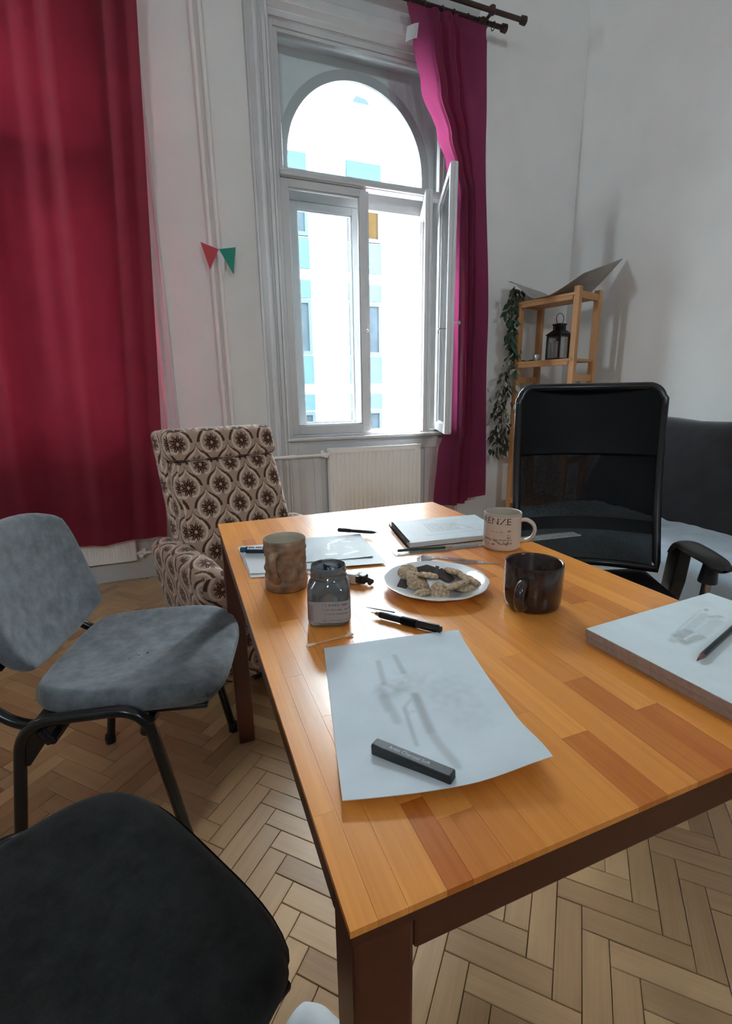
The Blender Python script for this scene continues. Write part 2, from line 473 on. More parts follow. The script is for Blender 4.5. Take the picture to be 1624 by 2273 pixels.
def rounded(pts, rad, n=6):
    """polyline with rounded corners"""
    pts = [Vector(p) for p in pts]; out = [pts[0]]
    rads = rad if isinstance(rad, (list, tuple)) else [rad]*(len(pts)-2)
    for i in range(1, len(pts)-1):
        a, b, c = pts[i-1], pts[i], pts[i+1]
        d1, d2 = (a-b), (c-b); r = min(rads[i-1], d1.length*0.48, d2.length*0.48)
        p, q = b + d1.normalized()*r, b + d2.normalized()*r
        for k in range(n+1):
            t = k/n
            out.append(p*(1-t)**2 + b*2*t*(1-t) + q*t*t)
    out.append(pts[-1]); return out
def text_mesh(s, size, mat, name='lettering', extrude=0.0):
    cu = bpy.data.curves.new('t', 'FONT'); cu.body = s; cu.size = size; cu.extrude = extrude; cu.align_x = 'CENTER'; cu.align_y = 'CENTER'
    o = bpy.data.objects.new('t', cu); COL.objects.link(o)
    bpy.context.view_layer.update()
    dg = bpy.context.evaluated_depsgraph_get()
    me = bpy.data.meshes.new_from_object(o.evaluated_get(dg))
    bpy.data.objects.remove(o); bpy.data.curves.remove(cu)
    me.materials.clear(); me.materials.append(mat); me.name = name
    return me
def seg_d(p, a, b):
    ax, ay = a; bx, by = b; dx, dy = bx-ax, by-ay
    t = max(0, min(1, ((p[0]-ax)*dx + (p[1]-ay)*dy)/(dx*dx+dy*dy+1e-12)))
    return math.hypot(p[0]-ax-t*dx, p[1]-ay-t*dy), t
def sm(e0, e1, x):
    t = max(0, min(1, (x-e0)/(e1-e0))); return t*t*(3-2*t)
def lerp_keys(keys, x):
    if x <= keys[0][0]: return keys[0][1]
    for (a, va), (b, vb) in zip(keys, keys[1:]):
        if x <= b:
            t = (x-a)/(b-a); t = t*t*(3-2*t); return va + (vb-va)*t
    return keys[-1][1]

# ================================================================== SETTING
def structure(o, label, cat='structure'):
    return tag(o, label, cat, kind='structure')

# ---- floor: herringbone oak blocks over a dark bed
flo = MB().box(XL, XR, YB, W, -0.05, -0.0125).build('floor', M['sub'])
structure(flo, 'worn oak herringbone parquet floor with dark gaps', 'floor')
PW, PN = 0.0517, 4
PLN = PW*PN
def uv2xy(u, v): return ((u - v)*0.70710678, (u + v)*0.70710678)
OU, OV = 0.986, 0.836 + (PN-1)*PW
def plank_mesh():
    g = 0.0007; hx, hy = PLN/2 - g, PW/2 - g; c = 0.0012
    mb = MB()
    vs = []
    for (k, z) in ((0, -0.012), (0, -c), (c, 0.0)):
        vs += [(-hx+k, -hy+k, z), (hx-k, -hy+k, z), (hx-k, hy-k, z), (-hx+k, hy-k, z)]
    fs = [(8, 9, 10, 11)]
    for l in (0, 4):
        for i in range(4): fs.append((l+i, l+(i+1) % 4, l+4+(i+1) % 4, l+4+i))
    mb.add(vs, fs)
    return mb
pm = plank_mesh()
plank_me = pm.mesh('plank', M['plank'], uv='x')
cands = []
for a in range(-130, 131):
    for b in range(-40, 41):
        for kind in (0, 1):
            if kind == 0:   # along u : row a, start a + 2n b
                u0 = OU + (a + 2*PN*b)*PW; v0 = OV + a*PW
                uc, vc, rot = u0 + PLN/2, v0 + PW/2, PI/4
            else:           # along v : column a
                u0 = OU + a*PW; v0 = OV + (a - 2*PN + 1 + 2*PN*b)*PW
                uc, vc, rot = u0 + PW/2, v0 + PLN/2, PI*3/4
            x, y = uv2xy(uc, vc)
            if XL - 0.02 < x < XR + 0.02 and YB - 0.02 < y < W + 0.02:
                cands.append((x, y, rot))
FLOOR_SEEN = [  # outlines (photo pixels) of where bare floor shows
    [(190, 1290), (400, 1270), (400, 1380), (230, 1380), (560, 1420), (560, 1640), (640, 1640), (790, 2080), (790, 2273), (640, 2273), (740, 2080), (420, 1730), (0, 1880), (0, 1480)],
    [(890, 2110), (1624, 1780), (1624, 2273), (890, 2273)],
    [(520, 1490), (620, 1500), (680, 1700), (540, 1800)]]
def inside(p, poly):
    r = False; n = len(poly)
    for i in range(n):
        (x1, y1), (x2, y2) = poly[i], poly[(i+1) % n]
        if (y1 > p[1]) != (y2 > p[1]) and p[0] < (x2-x1)*(p[1]-y1)/(y2-y1) + x1: r = not r
    return r
scored = []
for c in cands:
    q = to_px((c[0], c[1], 0)); s_ = 0
    if q and -60 < q[0] < IW+60 and -60 < q[1] < IH+60:
        s_ = 1/q[2]**2 * (1.0 if any(inside(q, pl) for pl in FLOOR_SEEN) else 0.02)
    scored.append((s_, c))
scored.sort(key=lambda t: -t[0])
rest = MB(); rest_tone = []
for k, (s_, (x, y, rot)) in enumerate(scored):
    tone = min(0.95, max(0.05, R.gauss(0.55, 0.17)))
    dz = R.uniform(-0.0006, 0.0004); jr = R.gauss(0, 0.0015)
    if k < 298:
        o = place('plank', plank_me, flo, tone=tone)
        o.location = (x, y, dz); o.rotation_euler = (R.gauss(0, 0.002), 0, rot + jr)
    else:
        m = Matrix.Translation((x, y, dz)) @ Matrix.Rotation(rot + jr, 4, 'Z')
        off = R.uniform(0, 5)
        rest.add([m @ Vector(p) for p in pm.v], pm.f, [(p[0]+off, p[1]+off, p[2]) for p in pm.ref])
        rest_tone += [tone]*len(pm.f)
o = rest.build('parquet_blocks', M['plankfar'], flo, uv='x', attrs={'tone': rest_tone})
o['kind'] = 'stuff'

# ---- walls
WIN = (1.27, -0.73)
IH0, IH1, IHW = 0.82, 3.19, 0.59          # inner opening
OHW, OSP, OZ0 = 0.50, 2.595, 0.84         # outer opening: half width, springing, bottom
wl = MB()
xs = sorted([c - IHW for c in WIN] + [c + IHW for c in WIN])
edges = [XL - 0.2] + xs + [XR + 0.2]
for i in range(0, len(edges), 2): wl.box(edges[i], edges[i+1], W, W+0.22, -0.05, ZC)
for c in WIN:
    wl.box(c-IHW, c+IHW, W, W+0.22, -0.05, IH0); wl.box(c-IHW, c+IHW, W, W+0.22, IH1, ZC)
structure(wl.build('wall_front', M['wall']), 'white plaster wall around the two tall windows', 'wall')
M['tan'] = plain('tan_outer_render', (0.60, 0.42, 0.27), 0.9, var=0.08)
M['outleaf'] = plain('pale_outer_render', (0.66, 0.65, 0.63), 0.9, var=0.05)
wo = MB()
edges = [-16] + sorted([c - OHW for c in WIN] + [c + OHW for c in WIN]) + [16]
for i in range(0, len(edges), 2): wo.box(edges[i], edges[i+1], W+0.22, W+0.34, -5.0, 22.0)
for c in WIN:
    wo.box(c-OHW, c+OHW, W+0.22, W+0.34, -5.0, OZ0)
    N = 28
    for i in range(N):
        a0, a1 = PI - PI*i/N, PI - PI*(i+1)/N
        p0 = (c + OHW*math.cos(a0), OSP + OHW*math.sin(a0)); p1 = (c + OHW*math.cos(a1), OSP + OHW*math.sin(a1))
        wo.prism([p0, p1, (p1[0], 22.0), (p0[0], 22.0)], W+0.22, W+0.34, 'y')
structure(MB().box(WIN[0]+OHW-0.004, WIN[0]+OHW-0.0002, W+0.245, W+0.3395, 0.872, 2.34).build('trim_2', M['tan']), 'tan rendered outer jamb beside the open leaf', 'trim')
structure(wo.build('wall_outer', M['outleaf']), 'pale rendered outer leaf with arched window openings', 'wall')
# white lining of the arched outer leaf, seen between the two window layers
ln = MB()
for c in WIN:
    ln.box(c-IHW, c-OHW, W+0.205, W+0.2195, IH0, IH1); ln.box(c+OHW, c+IHW, W+0.205, W+0.2195, IH0, IH1)
    for i in range(28):
        a0, a1 = PI - PI*i/28, PI - PI*(i+1)/28
        p0 = (c + OHW*math.cos(a0), OSP + OHW*math.sin(a0)); p1 = (c + OHW*math.cos(a1), OSP + OHW*math.sin(a1))
        ln.prism([p0, p1, (p1[0], IH1), (p0[0], IH1)], W+0.205, W+0.2195, 'y')
structure(ln.build('trim_1', plain('plaster_with_light', (0.9, 0.9, 0.89), 0.9, var=0.03)), 'white plaster spandrel around the window arches', 'trim')  # wall plaster, daylight between the window layers put into the brighter colour
structure(MB().box(XR, XR+0.2, YB-0.2, W, -0.05, ZC).build('wall_right', M['wall']), 'bare white plaster wall behind the sofa', 'wall')
wk = MB(); lc, lh, l0, l1 = FILL_LWIN
wk.box(XL-0.2, XL, YB, lc-lh, -0.05, ZC); wk.box(XL-0.2, XL, lc+lh, W, -0.05, ZC); wk.box(XL-0.2, XL, lc-lh, lc+lh, -0.05, l0); wk.box(XL-0.2, XL, lc-lh, lc+lh, l1, ZC)
structure(wk.build('wall_left', M['wall']), 'white plaster side wall with one narrow added fill window', 'wall')
wk = MB(); e_ = XL-0.2
for bx, bh, b0, b1 in FILL_BWIN:
    wk.box(e_, bx-bh, YB-0.2, YB, -0.05, ZC); wk.box(bx-bh, bx+bh, YB-0.2, YB, -0.05, b0); wk.box(bx-bh, bx+bh, YB-0.2, YB, b1, ZC); e_ = bx+bh
wk.box(e_, XR+0.2, YB-0.2, YB, -0.05, ZC)
structure(wk.build('wall_back', M['wall']), 'white plaster rear wall with two added fill windows', 'wall')
structure(MB().box(XL-0.2, XR+0.2, YB-0.2, W+0.22, ZC, ZC+0.2).build('ceiling', M['ceiling']), 'high white ceiling', 'ceiling')
bb = MB()
for x0, x1 in ((XL, -1.46), (0.0, 0.54), (2.0, XR)):
    bb.box(x0, x1, W-0.018, W, 0, 0.10); bb.box(x0, x1, W-0.024, W, 0, 0.02)
structure(bb.build('baseboard_front', M['paint'], bevel=0.004), 'scuffed white skirting board under the windows', 'baseboard')
structure(MB().box(XR-0.018, XR, YB, W-0.02, 0, 0.10).build('baseboard_right', M['paint'], bevel=0.004), 'white skirting board behind the sofa', 'baseboard')

# ---- windows
def sash(name, w, h, parent, loc, rz, side, handle=False):
    """leaf hinged at its origin, reaching to local -x (side=-1) or +x (side=1)"""
    st, th = 0.045, 0.042
    a, b = (-w, 0.0) if side < 0 else (0.0, w)
    mb = MB()
    for x0, x1, z0, z1 in ((a, a+st, 0, h), (b-st, b, 0, h), (a+st, b-st, 0, st+0.012), (a+st, b-st, h-st, h)):
        mb.box(x0, x1, 0, th, z0, z1)
    f = a if side < 0 else b
    mb.box(min(f, f+side*0.016), max(f, f+side*0.016), 0.0, 0.016, 0.01, h-0.01)          # rebate lip on the free stile
    i0, i1, j0, j1 = a+st, b-st, st+0.012, h-st
    for x0, x1, z0, z1 in ((i0, i0+0.008, j0, j1), (i1-0.008, i1, j0, j1), (i0, i1, j0, j0+0.008), (i0, i1, j1-0.008, j1)):
        mb.box(x0, x1, 0.012, 0.028, z0, z1)
    s_ = mb.build(name, M['paint'], parent, bevel=0.002)
    s_.location = loc; s_.rotation_euler = (0, 0, rz)
    MB().box(i0+0.004, i1-0.004, 0.0185, 0.0215, j0+0.004, j1-0.004).build('pane', M['pane'], s_)
    if handle:
        k = MB().tube([(f - side*0.022, -0.002, h*0.44), (f - side*0.022, -0.03, h*0.44)], 0.005, 8)
        k.lathe([(0.004, 0), (0.011, 0.002), (0.012, 0.010), (0.007, 0.016), (0, 0.018)], 14)
        m = Matrix.Translation((f - side*0.022, -0.028, h*0.44)) @ Matrix.Rotation(PI/2, 4, 'X')
        base = 16
        for i in range(base, len(k.v)): k.v[i] = tuple(m @ Vector(k.v[i]))
        k.build('knob', M['paint'], s_, smooth=True)
        hk = MB().tube(rounded([(f - side*0.02, th, h*0.42), (f - side*0.02, th+0.05, h*0.42), (f - side*0.02, th+0.052, h*0.40)], 0.01), 0.0035, 8)
        hk.build('catch_hook', M['chrome'], s_, smooth=True)
    return s_
def window(name, cx, opened, label):
    w = empty(name, (0, 0, 0)); structure(w, label, 'window')
    x0, x1 = cx - IHW, cx + IHW
    y0 = W + 0.012
    fr = MB()
    for a, b, c, d in ((x0, x0+0.03, 0.843, IH1), (x1-0.03, x1, 0.843, IH1), (x0+0.03, x1-0.03, IH1-0.03, IH1), (x0+0.03, x1-0.03, 0.843, 0.861)):
        fr.box(a, b, y0, y0+0.07, c, d)
    fr.build('inner_frame', M['paint'], w, bevel=0.003)
    tr = MB().box(x0+0.03, x1-0.03, y0-0.004, y0+0.068, 2.408, 2.452)
    tr.box(x0+0.025, x1-0.025, y0-0.024, y0-0.003, 2.412, 2.428); tr.box(x0+0.025, x1-0.025, y0-0.014, y0-0.003, 2.4285, 2.438)
    tr.build('transom', M['paint'], w, bevel=0.004)
    tl = MB()
    for a, b, c, d in ((x0+0.0305, x0+0.055, 2.4525, IH1-0.0305), (x1-0.055, x1-0.0305, 2.4525, IH1-0.0305), (x0+0.055, x1-0.055, IH1-0.05, IH1-0.0305)):
        tl.box(a, b, y0+0.01, y0+0.055, c, d)
    tl = tl.build('top_light', M['paint'], w, bevel=0.003)
    MB().box(x0+0.05, x1-0.05, y0+0.03, y0+0.033, 2.4525, IH1-0.045).build('pane', M['pane'], tl)
    sw, sh = IHW - 0.034, 1.542
    sash('sash', sw, sh, w, (x0+0.0305, y0+0.004, 0.863), 0, 1, handle=True)
    ang = math.radians(67) if opened else 0.0
    sash('sash', sw, sh, w, (x1-0.0305 + (0.012 if opened else 0), y0+0.004 if not opened else y0-0.012, 0.863), ang, -1, handle=opened)
    # outer layer
    ya = W + 0.165
    of = MB()
    for a, b, c, d in ((cx-OHW-0.03, cx-OHW+0.025, OZ0, OSP), (cx+OHW-0.025, cx+OHW+0.03, OZ0, OSP), (cx-OHW+0.025, cx+OHW-0.025, 2.345, 2.525), (cx-OHW+0.025, cx+OHW-0.025, OZ0, 0.870)):
        of.box(a, b, ya, ya+0.04, c, d)
    of.box(cx-OHW+0.03, cx+OHW-0.03, ya-0.012, ya-0.0005, 2.46, 2.49)
    N = 40
    for i in range(N):
        a0, a1 = PI*i/N, PI*(i+1)/N
        q = [(cx + r*math.cos(a), OSP + r*math.sin(a)) for r, a in ((OHW-0.028, a0), (OHW+0.03, a0), (OHW+0.03, a1), (OHW-0.028, a1))]
        of.prism(q, ya, ya+0.04, 'y')
    of.build('outer_frame', M['paint'], w)
    arc = [(cx + (OHW-0.02)*math.cos(PI*i/24), OSP + (OHW-0.02)*math.sin(PI*i/24)) for i in range(25)]
    MB().prism([(cx+OHW-0.02, 2.52)] + arc + [(cx-OHW+0.02, 2.52)], ya+0.018, ya+0.021, 'y').build('pane', M['pane'], w)
    ow, oh = OHW - 0.03, 1.472
    sash('outer_sash', ow, oh, w, (cx-OHW+0.026, ya+0.002, 0.872), 0, 1)
    sash('outer_sash', ow, oh, w, (cx+OHW-0.026 + (0.03 if opened else 0), ya+0.002 if not opened else ya-0.010, 0.872), ang, -1)
    sl = MB().box(x0-0.02, x1+0.02, W-0.045, W-0.0005, 0.822, 0.842); sl.box(x0+0.0005, x1-0.0005, W, W+0.165, 0.8205, 0.8425)
    sl.build('inner_sill', M['paint'], w, bevel=0.006)
    MB().box(cx-OHW-0.04, cx+OHW+0.04, W+0.19, W+0.42, 0.80, 0.838).build('outer_sill', M['paint'], w, bevel=0.004)
    # architrave
    for sgn in (-1, 1):
        e = x0 if sgn < 0 else x1
        ar = MB().box(min(e, e+sgn*0.135), max(e, e+sgn*0.135), W-0.016, W-0.0005, 0, 3.60)
        for dx, r in ((0.126, 0.010), (0.075, 0.016), (0.05, 0.007), (0.008, 0.010)):
            ar.tube([(e+sgn*dx, W-0.014, 0.0), (e+sgn*dx, W-0.014, 3.58)], r, 10)
        ar.box(min(e+sgn*0.02, e+sgn*0.04), max(e+sgn*0.02, e+sgn*0.04), W-0.024, W-0.016, 0, 3.18)
        ar.build('architrave', M['paint'], w, smooth=True, angle=30)
    hd = MB()
    prof = [(W, IH1), (W-0.012, IH1), (W-0.012, IH1+0.03), (W-0.05, IH1+0.05), (W-0.055, IH1+0.10), (W-0.03, IH1+0.115), (W-0.03, IH1+0.17), (W-0.06, IH1+0.185), (W-0.085, IH1+0.23), (W-0.10, IH1+0.25), (W-0.10, IH1+0.29), (W, IH1+0.29)]
    hd.prism(list(reversed(prof)), x0-0.001, x1+0.15, 'x')
    hd.build('head_moulding', M['paint'], w, bevel=0.004)
    # panelled apron
    ap = MB().box(x0, x1, W-0.006, W-0.0005, 0.0, 0.80)
    for a, b, c, d in ((x0, x0+0.05, 0.0, 0.80), (x1-0.05, x1, 0.0, 0.80), (x0+0.05, x1-0.05, 0.73, 0.80), (x0+0.05, x1-0.05, 0.0, 0.16), (x0+0.16, x0+0.21, 0.16, 0.73), (x1-0.16, x1-0.12, 0.16, 0.73)):
        ap.box(a, b, W-0.02, W-0.0062, c, d)
    ap.build('apron_panel', M['paint'], w, bevel=0.004)
    return w
window('window_1', WIN[0], True, 'tall white double casement window with arched outer light, one leaf open')
window('window_2', WIN[1], False, 'closed tall casement window hidden behind the lined red curtain')

for k, (bx, bh, b0, b1) in enumerate(FILL_BWIN):  # rear openings added out of view to fill the room with light
    w_ = empty('window_%d' % (k+3)); structure(w_, 'added white framed fill window in the unseen rear wall', 'window')
    f_ = MB()
    for a, b, c, d in ((bx-bh, bx-bh+0.05, b0, b1), (bx+bh-0.05, bx+bh, b0, b1), (bx-bh, bx+bh, b0, b0+0.05), (bx-bh, bx+bh, b1-0.05, b1), (bx-0.025, bx+0.025, b0, b1)):
        f_.box(a, b, YB-0.12, YB-0.06, c, d)
    f_.build('frame', M['paint'], w_)
    for a, b in ((bx-bh+0.05, bx-0.025), (bx+0.025, bx+bh-0.05)): MB().box(a, b, YB-0.092, YB-0.089, b0+0.05, b1-0.05).build('pane', M['pane'], w_)
    MB().box(bx-bh-0.05, bx+bh+0.05, YB-0.02, YB+0.08, b0-0.04, b0).build('sill', M['paint'], w_, bevel=0.004)

w_ = empty('window_5'); structure(w_, 'added narrow white framed fill window in the unseen side wall', 'window')  # side opening added out of view to brighten the interior
f_ = MB()
for a, b, c, d in ((lc-lh, lc-lh+0.03, l0, l1), (lc+lh-0.03, lc+lh, l0, l1), (lc-lh+0.03, lc+lh-0.03, l0, l0+0.03), (lc-lh+0.03, lc+lh-0.03, l1-0.03, l1)): f_.box(XL-0.12, XL-0.06, a, b, c, d)
f_.build('frame', M['paint'], w_)
MB().box(XL-0.092, XL-0.089, lc-lh+0.03, lc+lh-0.03, l0+0.03, l1-0.03).build('pane', M['pane'], w_)

# ---- building across the street and the street
M['fpanel'] = plain('facade_white_panel', (0.55, 0.53, 0.52), 0.8, var=0.03, spec=0.0)
M['fband'] = plain('facade_cream_band', (0.5, 0.46, 0.44), 0.85, var=0.05, spec=0.0)
M['fblue'] = plain('facade_blue_glazed_panel', (0.023, 0.038, 0.05), 0.6, var=0.05, spec=0.0)
M['fframe'] = plain('facade_pale_frame', (0.028, 0.036, 0.04), 0.5, var=0.03, spec=0.0)
M['fpane'] = plain('facade_window_pane', (0.016, 0.021, 0.025), 0.5, var=0.15, vscale=3, spec=0.0)
M['fwarm'] = plain('facade_blind_pane', (0.019, 0.0125, 0.0055), 0.4, var=0.15, vscale=6, spec=0.0)
M['stone'] = plain('facade_travertine', (0.5, 0.49, 0.47), 0.8, var=0.12, vscale=4, spec=0.0)
M['street'] = plain('asphalt', (0.10, 0.10, 0.11), 0.9, var=0.2)
M['roof'] = plain('blue_grey_roof', (0.016, 0.022, 0.026), 0.7, var=0.1, spec=0.0)
structure(MB().box(-30, 40, W+0.34, 40, -5.2, -5.0).build('street', M['street']), 'grey street far below the window', 'street')
bld = empty('apartment_building', (3, 17, -5))
tag(bld, 'pale modern apartment block with blue panel strips seen through the open window', 'building')
def bpart(mb, name, mat, par=bld, **k):
    mb.v = [(x-3, y-17, z+5) for x, y, z in mb.v] if par is bld else mb.v
    return mb.build(name, mat, par, **k)
FY = 16.5
bpart(MB().box(-45, 7.9, FY+0.12, FY+0.7, -5, 10.0), 'wall', M['fband'])
bpart(MB().box(-45, 7.9, FY-0.30, FY+0.12, 8.95, 10.0), 'parapet', M['fpanel'])
strips = [5.84 - 2.55*k for k in range(0, 5)]
bases = [1.57 + 3.67*k for k in (-1, 0, 1)]
for b in bases:
    for sx in strips:
        bpart(MB().box(sx, sx+1.22, FY+0.06, FY+0.13, b, b+0.93), 'blue_panel', M['fblue'])
        bpart(MB().box(sx, sx+1.22, FY+0.06, FY+0.13, b+2.77, b+3.33), 'blue_panel', M['fblue'])
        MBf = MB()
        for q0, q1 in ((sx, sx+0.61), (sx+0.61, sx+1.22)):
            for x0, x1, z0, z1 in ((q0+0.02, q0+0.12, b+0.97, b+2.73), (q1-0.12, q1-0.02, b+0.97, b+2.73), (q0+0.12, q1-0.12, b+0.97, b+1.09), (q0+0.12, q1-0.12, b+2.61, b+2.73)):
                MBf.box(x0-3, x1-3, FY+0.03-17, FY+0.13-17, z0+5, z1+5)
        wf = MBf.build('window', M['fframe'], bld)
        for q0, q1 in ((sx, sx+0.61), (sx+0.61, sx+1.22)):
            MB().box(q0+0.12-3, q1-0.12-3, FY+0.07-17, FY+0.10-17, b+1.09+5, b+2.61+5).build('pane', M['fwarm'] if (sx > 5 and q0 > sx and b > 5) else M['fpane'], wf)
        bpart(MB().box(sx+1.26, sx+2.51, FY, FY+0.13, b-0.04, b+3.33), 'wall_panel', M['fpanel'], bevel=0.01) if sx < 5 else None
    for k in range(5):
        bpart(MB().box(7.10, 7.90, FY, FY+0.13, b + k*0.666, b + (k+1)*0.666 - 0.02), 'stone_slab', M['stone'])
rl = MB().tube([(-4.4, FY-0.1, 10.42), (7.85, FY-0.1, 10.42)], 0.025, 6)
for k in range(70): rl.tube([(-4.4 + k*0.175, FY-0.1, 10.0), (-4.4 + k*0.175, FY-0.1, 10.42)], 0.010, 5)
bpart(rl, 'railing', M['roof'])
bpart(MB().box(-4.4, 5.7, FY+2.2, FY+5, 9.9, 12.6), 'set_back_storey', M['fpanel'])
nb = MB().box(7.95, 45, 17.0, 22, -5, 9.3)
tag(nb.build('neighbouring_building', M['fpanel'], bevel=0.02), 'plain white building beside the stone end of the apartment block', 'building')
dm = empty('gabled_roof_house', (7.3, 19.5, -5)); tag(dm, 'blue grey gabled roof behind the rooftop railing', 'building')
MB().prism([(-1.1, 15.3), (0.0, 17.0), (1.1, 15.3)], -0.6, 2.0, 'y').build('roof', M['roof'], dm)
MB().box(-1.0, 1.0, -0.5, 2.0, 0, 15.3).build('wall', M['fband'], dm)

# ---- radiators and pipes
def radiator(name, x0, x1, z0, z1, label, valve):
    yb, yf = W-0.03, W-0.095
    r = empty(name, ((x0+x1)/2, W-0.06, z0)); tag(r, label, 'radiator', 'panel radiators under the windows')
    ox, oy, oz = (x0+x1)/2, W-0.06, z0
    h = z1-z0; hw = (x1-x0)/2
    n = int((x1-x0)/0.033); pts = []
    p = (x1-x0-0.03)/n
    for k in range(n):
        xx = -hw + 0.015 + k*p
        for t, d in ((0.0, 0.0), (0.12, -0.007), (0.55, -0.007), (0.67, 0.0)): pts.append((xx + t*p, yf-oy+0.009+d))
    poly = [(-hw, yf-oy+0.009)] + pts + [(hw, yf-oy+0.009), (hw, yf-oy+0.016), (-hw, yf-oy+0.016)]
    fp = MB().prism(poly, 0.025, h-0.028, 'z')
    fp.box(-hw, hw, yf-oy+0.002, yf-oy+0.016, 0, 0.026); fp.box(-hw, hw, yf-oy+0.002, yf-oy+0.016, h-0.03, h)
    fp.build('front_panel', M['rad'], r)
    MB().box(-hw, hw, yb-oy-0.012, yb-oy, 0, h).build('rear_panel', M['rad'], r)
    tp = MB()
    tp.box(-hw-0.004, hw+0.004, yf-oy+0.001, yf-oy+0.008, h-0.004, h+0.004); tp.box(-hw-0.004, hw+0.004, yb-oy-0.006, yb-oy, h-0.004, h+0.004)
    for k in range(int(2*hw/0.02)): tp.box(-hw + k*0.02, -hw + k*0.02 + 0.012, yf-oy+0.006, yb-oy-0.004, h-0.002, h+0.003)
    tp.build('top_grille', M['rad'], r)
    for s_ in (-1, 1): MB().box(s_*hw-0.004, s_*hw+0.004, yf-oy+0.002, yb-oy, 0.0, h).build('side_cover', M['rad'], r, bevel=0.002)
    sx, vz = valve
    vx = -hw if sx < 0 else hw
    v = MB().tube([(vx, 0.0, vz), (vx + sx*0.055, 0.0, vz)], 0.011, 10)
    v.tube([(vx + sx*0.02, 0, vz), (vx + sx*0.04, 0, vz)], 0.016, 6)
    v.tube([(vx + sx*0.045, 0, vz-0.012), (vx + sx*0.045, 0, vz+0.03)], 0.012, 10)
    v.tube([(vx + sx*0.03, 0, vz-0.004), (vx+sx*0.03, -0.04, vz-0.004)], [0.010, 0.014], 10)
    v.build('valve', M['rad'], r, smooth=True)
    for xx in (-hw*0.7, hw*0.7): MB().box(xx-0.015, xx+0.015, yb-oy-0.002, W-0.0205-oy, 0.05, h-0.06).build('bracket', M['rad'], r)
    return r
radiator('radiator', 0.935, 1.625, 0.17, 0.762, 'white ribbed panel radiator under the open window', (-1, 0.555))
radiator('radiator', -1.05, -0.335, 0.145, 0.74, 'white ribbed panel radiator half hidden by the closed lined curtain', (1, 0.035))
M['pipepaint'] = plain('painted_pipe', (0.80, 0.77, 0.75), 0.35)
for k, (x, lab) in enumerate(((0.268, 'white painted heating pipe beside the bunting, nearer the closed curtain'), (0.312, 'white painted heating pipe beside the bunting, nearer the open window'))):
    p = MB().tube([(x, W-0.035, 0.0), (x, W-0.035, ZC)], 0.0125, 14)
    for z in (1.18 if k == 0 else 1.30, 0.25): p.tube([(x, W-0.035, z-0.018), (x, W-0.035, z+0.018)], 0.0165, 14)
    for z in (0.6, 2.6): p.box(x-0.004, x+0.004, W-0.035, W, z-0.006, z+0.006)
    tag(p.build('heating_pipe', M['pipepaint'], smooth=True), lab, 'pipe', 'vertical heating pipes between the windows')
hp = MB().tube(rounded([(0.312, W-0.06, 0.728), (0.60, W-0.06, 0.722), (0.88, W-0.06, 0.725)], 0.05), 0.010, 12)
hp.tube([(0.66, W-0.06, 0.7225), (0.70, W-0.06, 0.723)], 0.0135, 12); hp.tube([(0.312, W-0.06, 0.728), (0.312, W-0.036, 0.728)], 0.0135, 12)
tag(hp.build('radiator_feed_pipe', M['pipepaint'], smooth=True), 'thin white horizontal pipe feeding the radiator under the open window', 'pipe')
hp = MB().tube([(-0.28, W-0.06, 0.18), (0.268, W-0.06, 0.185)], 0.009, 12); hp.tube([(0.262, W-0.06, 0.185), (0.268, W-0.036, 0.185)], 0.012, 12)
tag(hp.build('radiator_feed_pipe', M['pipepaint'], smooth=True), 'thin white horizontal pipe behind the patterned armchair near the skirting', 'pipe')

# ================================================================== THINGS ON THE WINDOW WALL
# ---- curtain rods
def rod_set(name, xa, xb, label, seen):
    r = empty(name, ((xa+xb)/2, W, 3.36)); tag(r, label, 'curtain rod')
    ox, oz = (xa+xb)/2, 3.36
    for yy, zz, ea, eb in ((-0.22, 0.008, 0.0, 0.0), (-0.12, 0.012, 0.07, -0.07)):
        MB().tube([(xa-ox+ea, yy, zz), (xb-ox+eb, yy, zz)], 0.0135, 14).build('rod', M['rodwood'], r, smooth=True)
        for s_, e in ((-1, xa-ox+ea), (1, xb-ox+eb)):
            f = MB().tube([(e-s_*0.002, yy, zz), (e+s_*0.012, yy, zz), (e+s_*0.014, yy, zz), (e+s_*0.045, yy, zz), (e+s_*0.05, yy, zz)], [0.0135, 0.0135, 0.022, 0.024, 0.017], 16)
            f.build('finial', M['rodwood'], r, smooth=True, angle=30)
    for bx in (xa+0.2, xb-0.2):
        b = MB().tube([(bx-ox, -0.002, 0.0), (bx-ox, -0.24, 0.0)], 0.010, 10)
        b.tube([(bx-ox, -0.004, 0.0), (bx-ox, 0.0, 0.0)], 0.03, 14)
        for yy in (-0.22, -0.12): b.lathe([(0.014, -0.012), (0.021, -0.006), (0.021, 0.026), (0.014, 0.032)], 14, (bx-ox, yy, 0.0))
        b.build('bracket', M['rodwood'], r, smooth=True, angle=30)
    for k, rx in enumerate(seen):
        pts = [(rx-ox, -0.12 + 0.021*math.cos(2*PI*i/16), 0.006 + 0.021*math.sin(2*PI*i/16)) for i in range(16)]
        MB().tube(pts, 0.003, 6, closed=True).build('ring', M['rodwood'], r, smooth=True)
    return r
rod_set('curtain_rod', 0.32, 2.21, 'double dark wooden curtain rod above the open window', [1.50, 1.60, 1.72, 1.80, 1.90, 1.98, 2.04, 2.09])
rod_set('curtain_rod', -1.70, 0.20, 'double dark wooden curtain rod above the closed lined curtain', [-1.5 + 0.17*k for k in range(10)])

